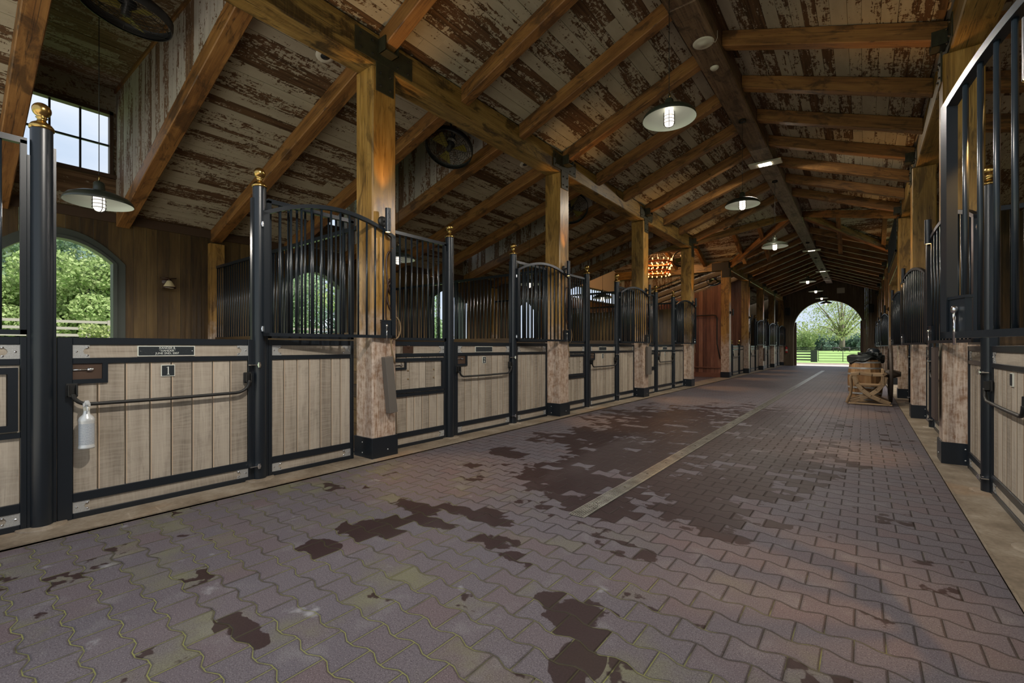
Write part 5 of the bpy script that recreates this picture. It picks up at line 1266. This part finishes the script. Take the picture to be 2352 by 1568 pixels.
# seen through the end arch
tree('oak_tree', -6.4, 205, 23, 15.5, 5, 'leaf_olive', 8000, .50, 'broad old oak with spreading limbs in the pasture beyond the end arch', None, tr=.85, blobs=18, branches=18, seed=5, squash=.55)
for i, (x, y, h, c, m_, lab) in enumerate(((-19.5, 214, 7.2, 5.2, 'leaf_bright', 'rounded bright green tree at the left of the arch view'), (-13.5, 222, 5.8, 4.2, 'leaf_dark', 'low blue green evergreen behind the far fence, left of the oak'), (-9.5, 226, 5.6, 4.0, 'leaf_dark', 'dark evergreen close behind the oak trunk'), (-4.0, 228, 5.4, 4.2, 'leaf_dark', 'blue grey evergreen right of the oak trunk'), (1.5, 226, 6.0, 5, 'leaf_dark', 'dark evergreen at the right edge of the arch view'), (-25, 255, 15, 9, 'leaf_olive', 'taller olive tree mass behind the bright round tree'), (-17, 258, 11, 8, 'leaf_olive', 'olive green crown between bright tree and oak'), (-7.5, 262, 9.5, 8, 'leaf_pale', 'pale bushy tree directly behind the oak trunk'), (3, 258, 12, 9, 'leaf_pale', 'pale tree at the far right behind the oak'))):
    tree('background_tree', x, y, h, c, 0.1, m_, 2600, .8, lab, 'trees beyond the end arch', tr=.3, blobs=8, seed=20 + i)
# seen through the left windows
lt = [(-47, 4.5, 6.6, 4.0, 'leaf_bright'), (-45.5, 9.2, 5.2, 3.2, 'leaf_mid'), (-46.5, -2.5, 6.4, 3.8, 'leaf_bright'), (-46, 14.5, 7, 4, 'leaf_bright'), (-46, 20, 8, 4.4, 'leaf_mid'), (-47, -9, 7, 4, 'leaf_mid'),
      (-48, 0, 9.5, 5.5, 'leaf_mid'), (-47, 10, 9.0, 5.5, 'leaf_dark'), (-50, -10, 9, 6, 'leaf_dark'), (-52, 20, 10, 7, 'leaf_mid'), (-55, -22, 10, 7, 'leaf_mid'), (-54, 33, 11, 7, 'leaf_dark'), (-37, 26, 7, 4.6, 'leaf_bright'), (-42, 34, 8, 5, 'leaf_mid'), (-62, 5, 12.5, 7, 'leaf_dark'), (-64, -9, 12, 7, 'leaf_mid'), (-56, 12, 10, 7, 'leaf_mid'), (-57, -2, 10, 7, 'leaf_dark'), (-58, 26, 10, 7, 'leaf_mid'), (-43.5, 1.5, 4.6, 3.0, 'leaf_bright'), (-43, 6.6, 5.4, 3.2, 'leaf_bright')]
lw = {'leaf_bright': 'yellow green bushy tree', 'leaf_mid': 'soft green leafy tree', 'leaf_dark': 'tall dark blue green tree'}
for i, (x, y, h, c, m_) in enumerate(lt):
    d = 'behind the board fence'
    tree('garden_tree', x, y, h, c, .0, m_, 13000, .27 if x > -48 else .36, '%s %s outside the left windows, %s there' % (lw[m_], d, ORD[i]), 'trees outside the left windows', tr=.16, blobs=9, seed=60 + i)
# clipped hedge below the left window
rnd = random.Random(3); vs, fs = [], []
for _ in range(9000):
    c = Vector((-27 + rnd.uniform(-.5, .5), rnd.uniform(3.9, 12.0), gz(-27, 6) + rnd.uniform(0, 1.35) ** 1)); u = Vector((rnd.gauss(0, 1), rnd.gauss(0, 1), rnd.gauss(0, 1))).normalized(); v = u.cross(Vector((rnd.gauss(0, 1), rnd.gauss(0, 1), rnd.gauss(0, 1)))).normalized(); i = len(vs)
    vs += [tuple(c - u * .07), tuple(c + v * .05), tuple(c + u * .07), tuple(c - v * .05)]; fs.append((i, i + 1, i + 2, i + 3))
me = bpy.data.meshes.new('hedge'); me.from_pydata(vs, [], fs); me.materials.append(M['leaf_olive']); o = bpy.data.objects.new('clipped_hedge', me); C.objects.link(o); tag(o, 'clipped olive green hedge outside the nearest left window', 'hedge')

# two dark horses far out by the oak
def horse(x, y, rot, lab):
    r = root('horse', (x, y, gz(x, y)), lab, 'horse', 'horses grazing by the oak'); r.rotation_euler.z = rot; z = .0
    mb = MB()
    mb.tube([(-.85, 0, 1.25), (-.65, 0, 1.22), (-.2, 0, 1.13), (.3, 0, 1.15), (.62, 0, 1.22), (.85, 0, 1.1), (1.15, 0, .75), (1.32, 0, .42)], [.12, .28, .30, .31, .29, .21, .14, .11], 10)
    mb.tube([(1.25, 0, .50), (1.42, 0, .28), (1.55, 0, .10)], [.12, .10, .06], 8)
    for sx, sy, hk in ((.6, .14, .03), (.5, -.14, -.05), (-.62, .15, -.10), (-.72, -.15, -.16)):
        mb.tube([(sx, sy, 1.05), (sx + hk * .3, sy, .62), (sx + hk, sy, .45), (sx + hk * .4, sy, .08), (sx + hk * .4 + .05, sy, 0)], [.15, .09, .065, .05, .065], 8)
    mb.build('body', M['horse'], r); mb = MB(); mb.tube([(-.9, 0, 1.28), (-1.05, 0, 1.0), (-1.02, 0, .6)], [.05, .07, .03], 6); mb.build('tail', M['horse'], r)
horse(-6.9, 178, .1, 'dark horse grazing left of the oak trunk'); horse(-4.1, 176, PI - .2, 'dark horse grazing right of the oak trunk')
